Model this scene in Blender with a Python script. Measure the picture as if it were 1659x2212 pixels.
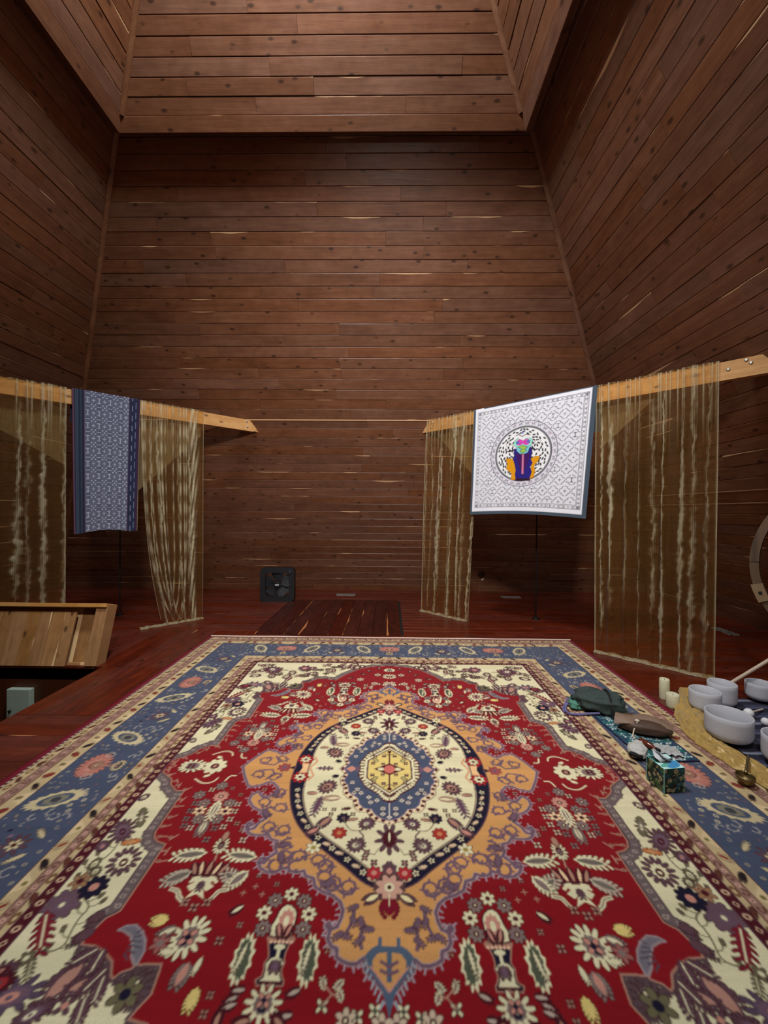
import bpy, bmesh, math, random
import numpy as np
from mathutils import Matrix, Vector, noise as mnoise

for o in list(bpy.data.objects):
    bpy.data.objects.remove(o)
scene = bpy.context.scene
COL = scene.collection
R = math.radians

# ------------------------------------------------------------------ camera
cam_d = bpy.data.cameras.new('camera')
cam = bpy.data.objects.new('camera', cam_d)
COL.objects.link(cam)
cam_d.sensor_fit = 'VERTICAL'
cam_d.sensor_height = 36.0
cam_d.lens = 36.0 * 880.0 / 2212.0
cam_d.clip_start = 0.02
cam.matrix_world = Matrix.Translation((0, 0, 1.4)) @ Matrix.Rotation(R(0.777), 4, 'Z') @ Matrix.Rotation(R(90), 4, 'X') @ Matrix.Rotation(R(0.4), 4, 'Z')
scene.camera = cam

# ------------------------------------------------------------------ world, lights, exposure
world = bpy.data.worlds.new('world'); scene.world = world
world.use_nodes = True
world.node_tree.nodes['Background'].inputs[0].default_value = (0.75, 0.85, 1.0, 1)
world.node_tree.nodes['Background'].inputs[1].default_value = 0.0
vs = scene.view_settings
vs.view_transform = 'Standard'; vs.look = 'None'; vs.gamma = 1.0; vs.use_curve_mapping = False
vs.exposure = -0.08
scene.cycles.adaptive_threshold = 0.02
scene.cycles.max_bounces = 8; scene.cycles.diffuse_bounces = 3; scene.cycles.glossy_bounces = 2

AX, YC = -0.712, 2.034          # axis of the pyramid room
LB, DF, SL = 5.264, 7.298, 1.72  # half base, front foot, slope
HYP = math.sqrt(1 + SL * SL); CO, SI = 1 / HYP, SL / HYP

def add_light(name, kind, loc, energy, color, size, rot=(0, 0, 0)):
    d = bpy.data.lights.new(name, kind)
    d.energy = energy; d.color = color
    if kind == 'AREA':
        d.shape = 'DISK'; d.size = size
    else:
        d.shadow_soft_size = size
    o = bpy.data.objects.new(name, d); COL.objects.link(o)
    o.location = loc; o.rotation_euler = rot
    return o
# daylight falling down the shaft under the skylight at the tip of the pyramid
add_light('skylight_daylight', 'AREA', (AX, YC, 7.2), 330, (0.88, 0.97, 1.0), 1.1)
# added fill spot behind the camera, no real lamp: brightens front wall and rug
spot = add_light('added_fill_spot', 'SPOT', (0.0, -0.50, 4.3), 1200, (1.0, 0.94, 0.87), 0.22)
spot.data.spot_size = R(84); spot.data.spot_blend = 1.0
spot.rotation_euler = (Vector((0.05, 5.0, 1.3)) - Vector(spot.location)).to_track_quat('-Z', 'Y').to_euler()

# ------------------------------------------------------------------ helpers
def lin(c):
    c = np.asarray(c, float) / 255.0
    return np.where(c <= 0.04045, c / 12.92, ((c + 0.055) / 1.055) ** 2.4)
def rgba(*c):
    l = lin(c); return (float(l[0]), float(l[1]), float(l[2]), 1.0)

def mesh(name, verts, faces, mat=None, smooth=False):
    me = bpy.data.meshes.new(name)
    me.from_pydata([tuple(v) for v in verts], [], faces)
    if mat: me.materials.append(mat)
    if smooth:
        me.polygons.foreach_set('use_smooth', [True] * len(me.polygons))
    me.update()
    return me
def link(name, me, parent=None, loc=(0, 0, 0), rot=None):
    o = bpy.data.objects.new(name, me); COL.objects.link(o)
    o.location = loc
    if rot is not None: o.rotation_euler = rot
    if parent: o.parent = parent
    return o
def obj(name, vf, mat, parent=None, loc=(0, 0, 0), rot=None, smooth=False):
    return link(name, mesh(name, vf[0], vf[1], mat, smooth), parent, loc, rot)
def empty(name, loc=(0, 0, 0), rot=None):
    return link(name, None, None, loc, rot)
def tag(o, label=None, cat=None, group=None, kind=None):
    if label: o['label'] = label
    if cat: o['category'] = cat
    if group: o['group'] = group
    if kind: o['kind'] = kind
    return o
def join(*parts):
    V, F = [], []
    for v, f in parts:
        n = len(V); V += [tuple(p) for p in v]; F += [[i + n for i in q] for q in f]
    return V, F
def xf(vf, M):
    return [tuple(M @ Vector(p)) for p in vf[0]], vf[1]
def box(x0, x1, y0, y1, z0, z1):
    v = [(x0, y0, z0), (x1, y0, z0), (x1, y1, z0), (x0, y1, z0), (x0, y0, z1), (x1, y0, z1), (x1, y1, z1), (x0, y1, z1)]
    f = [[3, 2, 1, 0], [4, 5, 6, 7], [0, 1, 5, 4], [1, 2, 6, 5], [2, 3, 7, 6], [3, 0, 4, 7]]
    return v, f
def rbox(x0, x1, y0, y1, z0, z1, b=0.004, seg=2):
    bm = bmesh.new(); v, f = box(x0, x1, y0, y1, z0, z1)
    bv = [bm.verts.new(p) for p in v]
    for q in f: bm.faces.new([bv[i] for i in q])
    bmesh.ops.bevel(bm, geom=list(bm.edges), offset=b, segments=seg, affect='EDGES', profile=0.5)
    bm.verts.index_update()
    out = [tuple(p.co) for p in bm.verts], [[p.index for p in q.verts] for q in bm.faces]
    bm.free(); return out
def lathe(prof, n=40, closed=False):
    V, F = [], []
    for r, z in prof:
        for k in range(n):
            a = 2 * math.pi * k / n; V.append((r * math.cos(a), r * math.sin(a), z))
    m = len(prof)
    for i in range(m - 1):
        for k in range(n):
            k2 = (k + 1) % n
            F.append([i * n + k, i * n + k2, (i + 1) * n + k2, (i + 1) * n + k])
    if prof[0][0] > 1e-6: F.append([k for k in range(n)][::-1])
    if prof[-1][0] > 1e-6 and not closed: F.append([(m - 1) * n + k for k in range(n)])
    return V, F
def tube(path, r, n=10, cap=True):
    path = [Vector(p) for p in path]; V, F = [], []
    rr = r if isinstance(r, (list, tuple)) else [r] * len(path)
    up = None
    for i, p in enumerate(path):
        t = (path[min(i + 1, len(path) - 1)] - path[max(i - 1, 0)]).normalized()
        if up is None:
            up = Vector((0, 0, 1)) if abs(t.z) < 0.9 else Vector((1, 0, 0))
        a = t.cross(up).normalized(); b = a.cross(t).normalized(); up = b
        for k in range(n):
            q = 2 * math.pi * k / n
            V.append(tuple(p + a * rr[i] * math.cos(q) + b * rr[i] * math.sin(q)))
    for i in range(len(path) - 1):
        for k in range(n):
            k2 = (k + 1) % n
            F.append([i * n + k, i * n + k2, (i + 1) * n + k2, (i + 1) * n + k])
    if cap:
        F.append(list(range(n))[::-1]); F.append([(len(path) - 1) * n + k for k in range(n)])
    return V, F
def gridf(nu, nv):
    return [[j * (nu + 1) + i, j * (nu + 1) + i + 1, (j + 1) * (nu + 1) + i + 1, (j + 1) * (nu + 1) + i] for j in range(nv) for i in range(nu)]
def ball(r, c=(0, 0, 0), seg=20, rings=12, sc=(1, 1, 1), wob=0, seed=0):
    V, F = [], []
    for i in range(rings + 1):
        a = math.pi * i / rings
        for k in range(seg):
            b = 2 * math.pi * k / seg
            d = Vector((math.sin(a) * math.cos(b), math.sin(a) * math.sin(b), math.cos(a)))
            s = 1 + wob * mnoise.noise(d * 1.7 + Vector((seed, seed * 2.1, 0)))
            V.append((c[0] + d.x * r * sc[0] * s, c[1] + d.y * r * sc[1] * s, c[2] + d.z * r * sc[2] * s))
    for i in range(rings):
        for k in range(seg):
            k2 = (k + 1) % seg
            F.append([i * seg + k, (i + 1) * seg + k, (i + 1) * seg + k2, i * seg + k2])
    return V, F

# ------------------------------------------------------------------ materials
def newmat(name):
    m = bpy.data.materials.new(name); m.use_nodes = True
    nt = m.node_tree; nt.nodes.clear()
    out = nt.nodes.new('ShaderNodeOutputMaterial')
    return m, nt, out
class NT:
    def __init__(s, nt): s.nt = nt
    def n(s, t, **kw):
        x = s.nt.nodes.new(t)
        for k, v in kw.items(): setattr(x, k, v)
        return x
    def l(s, a, b): s.nt.links.new(a, b)
    def math(s, op, a, b=None, c=None):
        x = s.n('ShaderNodeMath', operation=op)
        for i, q in enumerate((a, b, c)):
            if q is None: continue
            if isinstance(q, (int, float)): x.inputs[i].default_value = q
            else: s.l(q, x.inputs[i])
        return x.outputs[0]
    def ramp(s, f, stops):
        x = s.n('ShaderNodeValToRGB'); e = x.color_ramp.elements
        while len(e) < len(stops): e.new(0.5)
        for q, (p, c) in zip(e, stops): q.position = p; q.color = c
        s.l(f, x.inputs[0]); return x.outputs[0]
    def mix(s, f, a, b, mode='MIX'):
        x = s.n('ShaderNodeMix', data_type='RGBA', blend_type=mode)
        for i, q in ((0, f), (6, a), (7, b)):
            if isinstance(q, (int, float)): x.inputs[i].default_value = q
            elif isinstance(q, tuple): x.inputs[i].default_value = q
            else: s.l(q, x.inputs[i])
        return x.outputs[2]
    def mapr(s, f, a, b, c=0.0, d=1.0):
        x = s.n('ShaderNodeMapRange'); x.interpolation_type = 'SMOOTHSTEP'
        s.l(f, x.inputs[0])
        for i, q in enumerate((a, b, c, d)): x.inputs[i + 1].default_value = q
        return x.outputs[0]
    def noise(s, vec, scale=1, detail=3, rough=0.55, dist=0.0):
        x = s.n('ShaderNodeTexNoise'); s.l(vec, x.inputs['Vector'])
        x.inputs['Scale'].default_value = scale; x.inputs['Detail'].default_value = detail
        x.inputs['Roughness'].default_value = rough; x.inputs['Distortion'].default_value = dist
        return x.outputs[0]

def wood(name, dark, mid, light, sap, width=0.136, rough=0.40, sapamt=0.62, spec=0.5, knots=True, along='X', coat=0.0, bump=0.25):
    """grain runs along local `along`; every board takes its own tone from Object Info > Random"""
    m, nt, out = newmat(name); N = NT(nt)
    tc = N.n('ShaderNodeTexCoord'); oi = N.n('ShaderNodeObjectInfo')
    sep = N.n('ShaderNodeSeparateXYZ'); N.l(tc.outputs['Object'], sep.inputs[0])
    x, y = (sep.outputs[0], sep.outputs[1]) if along == 'X' else (sep.outputs[1], sep.outputs[0])
    rnd = oi.outputs['Random']
    cb = N.n('ShaderNodeCombineXYZ')
    N.l(N.math('MULTIPLY_ADD', rnd, 37.0, x), cb.inputs[0]); N.l(y, cb.inputs[1])
    N.l(N.math('MULTIPLY', rnd, 91.0), cb.inputs[2])
    def sc(a, b):
        v = N.n('ShaderNodeVectorMath', operation='MULTIPLY'); N.l(cb.outputs[0], v.inputs[0])
        v.inputs[1].default_value = (a, b, 1); return v.outputs[0]
    g1 = N.noise(sc(1.6, 26.0), 1, 4, 0.6, 0.6)
    g2 = N.noise(sc(6.0, 150.0), 1, 3, 0.6)
    g3 = N.noise(sc(2.6, 5.0), 1, 2, 0.5)
    g4 = N.noise(sc(9.0, 13.0), 1, 3, 0.6)
    f = N.math('ADD', N.math('ADD', N.math('MULTIPLY', g1, 0.42), N.math('MULTIPLY', g3, 0.26)), N.math('MULTIPLY', g4, 0.32))
    col = N.ramp(f, [(0.30, dark), (0.52, mid), (0.74, light)])
    col = N.mix(N.math('MULTIPLY', N.mapr(g2, 0.45, 0.75), 0.22), col, dark)
    tone = N.math('MULTIPLY_ADD', rnd, 0.24, 0.88)
    hv = N.n('ShaderNodeHueSaturation'); N.l(col, hv.inputs['Color']); N.l(tone, hv.inputs['Value'])
    wn = N.n('ShaderNodeTexWhiteNoise', noise_dimensions='1D'); N.l(rnd, wn.inputs[1])
    N.l(N.math('MULTIPLY_ADD', wn.outputs[0], 0.16, 0.95), hv.inputs['Saturation'])
    col = hv.outputs[0]
    if knots:
        vo = N.n('ShaderNodeTexVoronoi', feature='F1'); N.l(sc(5.5, 11.0), vo.inputs['Vector']); vo.inputs['Scale'].default_value = 1.0
        gate = N.n('ShaderNodeSeparateColor'); N.l(vo.outputs['Color'], gate.inputs[0])
        kn = N.math('MULTIPLY', N.mapr(vo.outputs['Distance'], 0.08, 0.24, 1.0, 0.0), N.mapr(gate.outputs[0], 0.42, 0.46))
        col = N.mix(N.math('MULTIPLY', kn, 0.8), col, tuple(c * 0.28 for c in dark[:3]) + (1,))
    if sapamt > 0:
        sn = N.noise(sc(1.1, 0.0), 1, 2, 0.5); sn2 = N.noise(sc(9.0, 30.0), 1, 2, 0.5)
        th = N.math('MULTIPLY', N.math('SUBTRACT', sn, sapamt), 0.16)
        th = N.math('ADD', th, N.math('MULTIPLY', N.math('SUBTRACT', sn2, 0.5), 0.006))
        edge = N.math('SUBTRACT', width, y)
        sm = N.mapr(N.math('SUBTRACT', th, edge), -0.002, 0.0015)
        col = N.mix(N.math('MULTIPLY', sm, 0.85), col, sap)
    bs = N.n('ShaderNodeBsdfPrincipled'); N.l(col, bs.inputs['Base Color'])
    N.l(N.math('MULTIPLY_ADD', g3, 0.25, rough - 0.12), bs.inputs['Roughness'])
    bs.inputs['Specular IOR Level'].default_value = spec
    bs.inputs['Coat Weight'].default_value = coat; bs.inputs['Coat Roughness'].default_value = 0.3
    bp = N.n('ShaderNodeBump'); bp.inputs['Strength'].default_value = bump; bp.inputs['Distance'].default_value = 0.004
    N.l(N.math('ADD', g1, N.math('MULTIPLY', g2, 0.3)), bp.inputs['Height']); N.l(bp.outputs[0], bs.inputs['Normal'])
    N.l(bs.outputs[0], out.inputs[0])
    return m
def plain(name, col, rough=0.6, metal=0.0, spec=0.4, var=0.12, nscale=30.0, bump=0.0, transl=0.0, sheen=0.0):
    m, nt, out = newmat(name); N = NT(nt)
    tc = N.n('ShaderNodeTexCoord')
    nz = N.noise(tc.outputs['Object'], nscale, 3, 0.55)
    c = N.mix(nz, tuple(q * (1 - var) for q in col[:3]) + (1,), tuple(min(1, q * (1 + var)) for q in col[:3]) + (1,))
    bs = N.n('ShaderNodeBsdfPrincipled'); N.l(c, bs.inputs['Base Color'])
    bs.inputs['Roughness'].default_value = rough; bs.inputs['Metallic'].default_value = metal
    bs.inputs['Specular IOR Level'].default_value = spec
    bs.inputs['Sheen Weight'].default_value = sheen
    if bump:
        bp = N.n('ShaderNodeBump'); bp.inputs['Strength'].default_value = bump; bp.inputs['Distance'].default_value = 0.003
        N.l(nz, bp.inputs['Height']); N.l(bp.outputs[0], bs.inputs['Normal'])
    sh = bs.outputs[0]
    if transl > 0:
        tr = N.n('ShaderNodeBsdfTranslucent'); N.l(c, tr.inputs[0])
        mx = N.n('ShaderNodeMixShader'); mx.inputs[0].default_value = transl
        N.l(sh, mx.inputs[1]); N.l(tr.outputs[0], mx.inputs[2]); sh = mx.outputs[0]
    N.l(sh, out.inputs[0])
    return m
def cloth_attr(name, rough=0.95, weave=(380, 260), amt=0.10, sheen=0.1, transl=0.0, abrash=0.0):
    """woven cloth: printed or knotted colours come from the mesh colour attribute 'dye'"""
    m, nt, out = newmat(name); N = NT(nt)
    at = N.n('ShaderNodeAttribute', attribute_name='dye')
    tc = N.n('ShaderNodeTexCoord')
    v = N.n('ShaderNodeVectorMath', operation='MULTIPLY'); N.l(tc.outputs['Object'], v.inputs[0]); v.inputs[1].default_value = (weave[0], weave[1], weave[1])
    nz = N.noise(v.outputs[0], 1.0, 2, 0.6)
    k = N.math('MULTIPLY_ADD', nz, amt * 2, 1 - amt)
    if abrash:
        v2 = N.n('ShaderNodeVectorMath', operation='MULTIPLY'); N.l(tc.outputs['Object'], v2.inputs[0]); v2.inputs[1].default_value = (2.2, 34, 1)
        k = N.math('MULTIPLY', k, N.math('MULTIPLY_ADD', N.noise(v2.outputs[0], 1.0, 3, 0.6), abrash * 2, 1 - abrash))
    hv = N.n('ShaderNodeHueSaturation'); N.l(at.outputs[0], hv.inputs['Color']); N.l(k, hv.inputs['Value'])
    bs = N.n('ShaderNodeBsdfPrincipled'); N.l(hv.outputs[0], bs.inputs['Base Color'])
    bs.inputs['Roughness'].default_value = rough; bs.inputs['Specular IOR Level'].default_value = 0.12
    bs.inputs['Sheen Weight'].default_value = sheen
    bp = N.n('ShaderNodeBump'); bp.inputs['Strength'].default_value = 0.35; bp.inputs['Distance'].default_value = 0.002
    N.l(nz, bp.inputs['Height']); N.l(bp.outputs[0], bs.inputs['Normal'])
    sh = bs.outputs[0]
    if transl:
        tr = N.n('ShaderNodeBsdfTranslucent'); N.l(hv.outputs[0], tr.inputs[0])
        mx = N.n('ShaderNodeMixShader'); mx.inputs[0].default_value = transl
        N.l(sh, mx.inputs[1]); N.l(tr.outputs[0], mx.inputs[2]); sh = mx.outputs[0]
    N.l(sh, out.inputs[0])
    return m
def sheer_mat(name, c_thin, c_fold):
    """sheer organza: how much thread lies in the way comes from the mesh attribute 'fold'"""
    m, nt, out = newmat(name); N = NT(nt)
    at = N.n('ShaderNodeAttribute', attribute_name='fold')
    tc = N.n('ShaderNodeTexCoord')
    v = N.n('ShaderNodeVectorMath', operation='MULTIPLY'); N.l(tc.outputs['Object'], v.inputs[0]); v.inputs[1].default_value = (60, 60, 5)
    nz = N.noise(v.outputs[0], 1.0, 3, 0.65)
    fac = N.math('MULTIPLY', at.outputs['Fac'], N.math('MULTIPLY_ADD', nz, 0.9, 0.55))
    c = N.mix(N.mapr(fac, 0.15, 0.6), c_thin, c_fold)
    bs = N.n('ShaderNodeBsdfPrincipled'); N.l(c, bs.inputs['Base Color'])
    bs.inputs['Roughness'].default_value = 0.45; bs.inputs['Sheen Weight'].default_value = 0.3
    tl = N.n('ShaderNodeBsdfTranslucent'); N.l(c, tl.inputs[0])
    m1 = N.n('ShaderNodeMixShader'); m1.inputs[0].default_value = 0.35; N.l(bs.outputs[0], m1.inputs[1]); N.l(tl.outputs[0], m1.inputs[2])
    tp = N.n('ShaderNodeBsdfTransparent'); tp.inputs[0].default_value = (1.0, 0.94, 0.8, 1)
    m2 = N.n('ShaderNodeMixShader'); N.l(N.math('MINIMUM', fac, 0.92), m2.inputs[0]); N.l(tp.outputs[0], m2.inputs[1]); N.l(m1.outputs[0], m2.inputs[2])
    N.l(m2.outputs[0], out.inputs[0])
    return m

M_WALL = wood('stained_wall_boards', rgba(94, 60, 44), rgba(121, 80, 59), rgba(139, 98, 76), rgba(216, 172, 128), sapamt=0.57, coat=0.04, spec=0.42)
M_TRIM = wood('stained_trim', rgba(92, 58, 40), rgba(124, 82, 58), rgba(146, 104, 78), rgba(214, 172, 130), sapamt=0)
M_UPPER = M_WALL
M_FLOOR = wood('red_varnished_floor_boards', rgba(58, 20, 12), rgba(90, 33, 20), rgba(118, 50, 30), rgba(204, 140, 90), width=0.13, rough=0.42, sapamt=0.66, spec=0.5, coat=0.25, bump=0.1)
M_BEAM = wood('raw_pine_beam', rgba(170, 120, 74), rgba(198, 150, 98), rgba(216, 172, 120), rgba(220, 180, 130), sapamt=0, rough=0.6, spec=0.25)
M_LID = wood('honey_hatch_boards', rgba(128, 88, 52), rgba(160, 116, 74), rgba(182, 140, 94), rgba(226, 188, 140), sapamt=0.58, rough=0.5, spec=0.3, along='Y', width=0.11)
M_DARK = plain('dark_backing', rgba(20, 11, 8), 0.9)
M_BACK = wood('back_wall_boards', rgba(92, 58, 40), rgba(124, 82, 58), rgba(146, 104, 78), rgba(205, 160, 118), sapamt=0)

# ------------------------------------------------------------------ the pyramid shell, board by board
PW = 0.136
SIDES = ['front', 'left', 'back', 'right']
def frame(k):
    """local x along the wall, y up the slope, z into the room"""
    M = Matrix(((1, 0, 0, 0), (0, -CO, -SI, LB), (0, SI, -CO, 0), (0, 0, 0, 1)))
    return Matrix.Translation((AX, YC, 0)) @ Matrix.Rotation(k * math.pi / 2, 4, 'Z') @ M
def board(ul0, ur0, ul1, ur1, v0, v1, z0, z1, ch=0.0035):
    """a board with slanting ends; lower edge ul0..ur0 at v0, upper edge ul1..ur1 at v1, chamfered long edges"""
    def at(v, e):
        t = (v - v0) / (v1 - v0)
        return (ul0 + (ul1 - ul0) * t) if e == 0 else (ur0 + (ur1 - ur0) * t)
    prof = [(v0, z0), (v0, z1 - ch), (v0 + ch, z1), (v1 - ch, z1), (v1, z1 - ch), (v1, z0)]
    V = [(at(v, 0), v, z) for v, z in prof] + [(at(v, 1), v, z) for v, z in prof]
    F = [[0, 1, 2, 3, 4, 5], [11, 10, 9, 8, 7, 6]] + [[i, 6 + i, 6 + (i + 1) % 6, (i + 1) % 6] for i in range(6)]
    return V, F
def plank_wall(parent, half, v_start, v_end, rng, z1=0.018, lo=None, hi=None, mat=M_WALL, gap=0.0036, name='plank'):
    v = v_start; row = 0
    while v < v_end - 0.02:
        w = min(PW, v_end - v)
        va, vb = v + gap / 2, v + w - gap / 2
        h0, h1 = half(va), half(vb)
        a0, a1, b0, b1 = -h0, -h1, h0, h1
        cuts = []; x = -h0 + rng.uniform(0.5, 2.6)
        while x < h1 - 0.35:
            cuts.append(x); x += rng.uniform(1.1, 3.4)
        if cuts and cuts[0] < -h1 + 0.3: cuts.pop(0)
        ends = [(a0, a1)] + [(c, c) for c in cuts] + [(b0, b1)]
        for (l0, l1), (r0, r1) in zip(ends[:-1], ends[1:]):
            ox = min(l0, l1)
            dz = rng.uniform(-0.0022, 0.0022)
            vf = board(l0 + 0.0012 - ox, r0 - 0.0012 - ox, l1 + 0.0012 - ox, r1 - 0.0012 - ox, 0, vb - va, 0.001, z1 + dz)
            link(name, mesh(name, vf[0], vf[1], mat), parent, (ox, va, 0))
        v += w; row += 1
def slab(half, v0, v1, z0, z1):
    a, b = half(v0), half(v1)
    V = [(-a, v0, z0), (a, v0, z0), (b, v1, z0), (-b, v1, z0), (-a, v0, z1), (a, v0, z1), (b, v1, z1), (-b, v1, z1)]
    return V, [[3, 2, 1, 0], [4, 5, 6, 7], [0, 1, 5, 4], [1, 2, 6, 5], [2, 3, 7, 6], [3, 0, 4, 7]]
V_LEDGE = 5.30 / SI
rng = random.Random(5)
half_lo = lambda v: LB - v * CO
LU = 2.066 + 5.22 * CO / SI
V_U0 = 5.22 / SI; V_U1 = 8.2 / SI
off_n = (LB - LU) * SI      # how far the upper lining stands in front of the lower one
half_up = lambda v: LU - v * CO
for k, s in enumerate(SIDES):
    wl = link('wall_' + s, mesh('wall_' + s, *slab(half_lo, 0, 10.0, -0.04, 0.0), M_DARK if k != 2 else M_BACK))
    wl.matrix_world = frame(k); tag(wl, kind='structure')
    if k != 2:
        plank_wall(wl, half_lo, -0.010 + PW * 0.1, V_LEDGE + 0.12, rng)
    Mu = frame(k) @ Matrix.Translation((0, (LB - LU) * CO, off_n))
    up = link('wall_upper_' + s, mesh('wall_upper_' + s, *slab(half_up, V_U0, V_U1, -0.03, 0.0), M_DARK if k != 2 else M_BACK))
    up.matrix_world = Mu; tag(up, kind='structure')
    if k != 2:
        plank_wall(up, half_up, V_U0 + 0.13, V_U1, rng, gap=0.006)
        h0, h1 = half_up(V_U0), half_up(V_U0 + 0.128)
        vf = board(-h0, h0, -h1, h1, 0, 0.128, -0.06, 0.026)
        link('fascia_board', mesh('fascia_board', vf[0], vf[1], M_WALL), up, (0, V_U0, 0))
# skylight curb and pane at the tip
htop = LU - 8.2 / SL
sk = tag(link('ceiling', mesh('ceiling', *box(-htop - 0.1, htop + 0.1, -htop - 0.1, htop + 0.1, 0, 0.04), M_DARK), None, (AX, YC, 8.22)), kind='structure')
# battens along the hips
def hip_trim(n, L, v0, v1, sx, w, off):
    # hip line between side 0 and its neighbours, as a square batten
    p0 = Vector((AX + sx * (L - v0 * CO - off), YC + (L - v0 * CO - off), v0 * SI)); p1 = Vector((AX + sx * (L - v1 * CO - off), YC + (L - v1 * CO - off), v1 * SI))
    d = (p1 - p0).normalized(); inward = Vector((-sx, -1, 0)).normalized()
    b = (inward - d * inward.dot(d)).normalized(); a = d.cross(b).normalized()
    prof = [(-w, -0.02), (w, -0.02), (w, 0.012), (w * 0.5, 0.03), (-w * 0.5, 0.03), (-w, 0.012)]
    V = [tuple(p + a * x + b * y) for p in (p0, p1) for x, y in prof]
    F = [[5, 4, 3, 2, 1, 0], [6, 7, 8, 9, 10, 11]] + [[i, (i + 1) % 6, 6 + (i + 1) % 6, 6 + i] for i in range(6)]
    tag(obj('trim_%d' % n, (V, F), M_TRIM), kind='structure')
hip_trim(1, LB, 0.02, V_LEDGE + 0.1, -1, 0.038, 0.020)
hip_trim(2, LB, 0.02, V_LEDGE + 0.1, 1, 0.038, 0.020)
hip_trim(3, LU, V_U0 + 0.128, V_U1, -1, 0.036, 0.020)
hip_trim(4, LU, V_U0 + 0.128, V_U1, 1, 0.036, 0.020)
# thin ledge strip on the front wall at the height of the beams, and a pale rail on the right wall
def wall_strip(n, k, v, u0, u1, h, t, mat):
    o = tag(obj('trim_%d' % n, rbox(u0, u1, v, v + h, 0.016, 0.016 + t, 0.002, 1), mat), kind='structure'); o.matrix_world = frame(k); return o
wall_strip(5, 0, 3.110, -2.95, 2.95, 0.014, 0.014, plain('pale_strip', rgba(206, 160, 118), 0.5))
wall_strip(6, 3, 1.755, -3.6, 4.1, 0.016, 0.006, plain('rail_edge', rgba(150, 110, 84), 0.5))
wall_strip(7, 3, 1.90, -3.6, 4.1, 0.014, 0.006, plain('rail_edge', rgba(150, 110, 84), 0.5))

# ------------------------------------------------------------------ floor with the stair opening
SX0, SX1, SY0, SY1 = -4.3, -2.556, 0.9, 3.606
fl = empty('floor'); tag(fl, kind='structure')
def slabz(x0, x1, y0, y1): return box(x0, x1, y0, y1, -0.12, -0.02)
fx0, fx1, fy0, fy1 = AX - LB - 0.05, AX + LB + 0.05, YC - LB - 0.05, YC + LB + 0.05
sub = obj('subfloor', join(slabz(SX1, fx1, fy0, fy1), slabz(fx0, SX0, fy0, fy1), slabz(SX0, SX1, SY1, fy1), slabz(SX0, SX1, fy0, SY0)), M_DARK, fl)
rng = random.Random(11)
def floor_rows(x0, x1, y0, y1, along, w=0.13):
    """planks filling a rectangle; along='X' or 'Y'"""
    L0, L1, A0, A1 = (x0, x1, y0, y1) if along == 'X' else (y0, y1, x0, x1)
    a = A0
    while a < A1 - 0.005:
        ww = min(w, A1 - a)
        p = L0; first = True
        while p < L1 - 0.02:
            ln = rng.uniform(0.5, 2.4) if first else rng.uniform(1.2, 2.8)
            first = False
            q = p + ln
            if L1 - q < 0.5: q = L1
            vf = board(0.0008, q - p - 0.0008, 0.0008, q - p - 0.0008, 0.0008, ww - 0.0008, -0.02, rng.uniform(-0.0012, 0.0), 0.0015)
            if along == 'X':
                link('floor_plank', mesh('floor_plank', vf[0], vf[1], M_FLOOR), fl, (p, a, 0))
            else:
                link('floor_plank', mesh('floor_plank', vf[0], vf[1], M_FLOOR), fl, (a + ww, p, 0), (0, 0, math.pi / 2))
            p = q
        a += ww
TX0, TX1, TY0, TY1 = -1.55, 0.17, 4.62, 6.45          # trap door in the floor behind the rug
floor_rows(fx0, fx1, TY1, fy1, 'X')
floor_rows(TX1, fx1, 4.42, TY1, 'X')
floor_rows(fx0, -2.2, 4.75, TY1, 'X')
floor_rows(-2.2, TX0, 4.75, TY1, 'X')
floor_rows(TX0, TX1, 4.42, TY0, 'X')
floor_rows(fx0, TX0, SY1, 4.75, 'Y')
floor_rows(SX1, -1.90, 2.75, SY1, 'Y')
floor_rows(SX1, -1.90, 1.2, 2.75, 'X')
floor_rows(1.90, fx1, 1.2, 4.42, 'X')
obj('bare_floor', join(box(-1.90, 1.90, 0.0, 4.42, -0.02, -0.003), box(-1.90, fx1, fy0, 0.0, -0.02, -0.003), box(1.90, fx1, 0, 1.2, -0.02, -0.003),
    box(SX1, -1.90, fy0, 1.2, -0.02, -0.003), box(TX0, -1.90, 4.42, 4.43, -0.02, -0.003)), M_FLOOR, fl)
# trap door
td = tag(empty('trap_door', ((TX0 + TX1) / 2, TY0, 0)), 'dark plank trap door set flush in the red floor behind the rug', 'trap door')
x = TX0 + 0.012; i = 0
M_TRAP = wood('dark_trap_boards', rgba(40, 12, 8), rgba(62, 22, 16), rgba(84, 34, 24), rgba(190, 120, 70), width=0.16, sapamt=0.56, rough=0.4, spec=0.4)
while x < TX1 - 0.03:
    w = min(0.168, TX1 - 0.012 - x)
    vf = board(0, TY1 - TY0 - 0.024, 0, TY1 - TY0 - 0.024, 0.0012, w - 0.0012, -0.02, 0.004 + 0.001 * (i % 2), 0.003)
    link('plank', mesh('plank', vf[0], vf[1], M_TRAP), td, (x + w - (TX0 + TX1) / 2, 0.012, 0), (0, 0, math.pi / 2))
    x += w; i += 1
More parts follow.
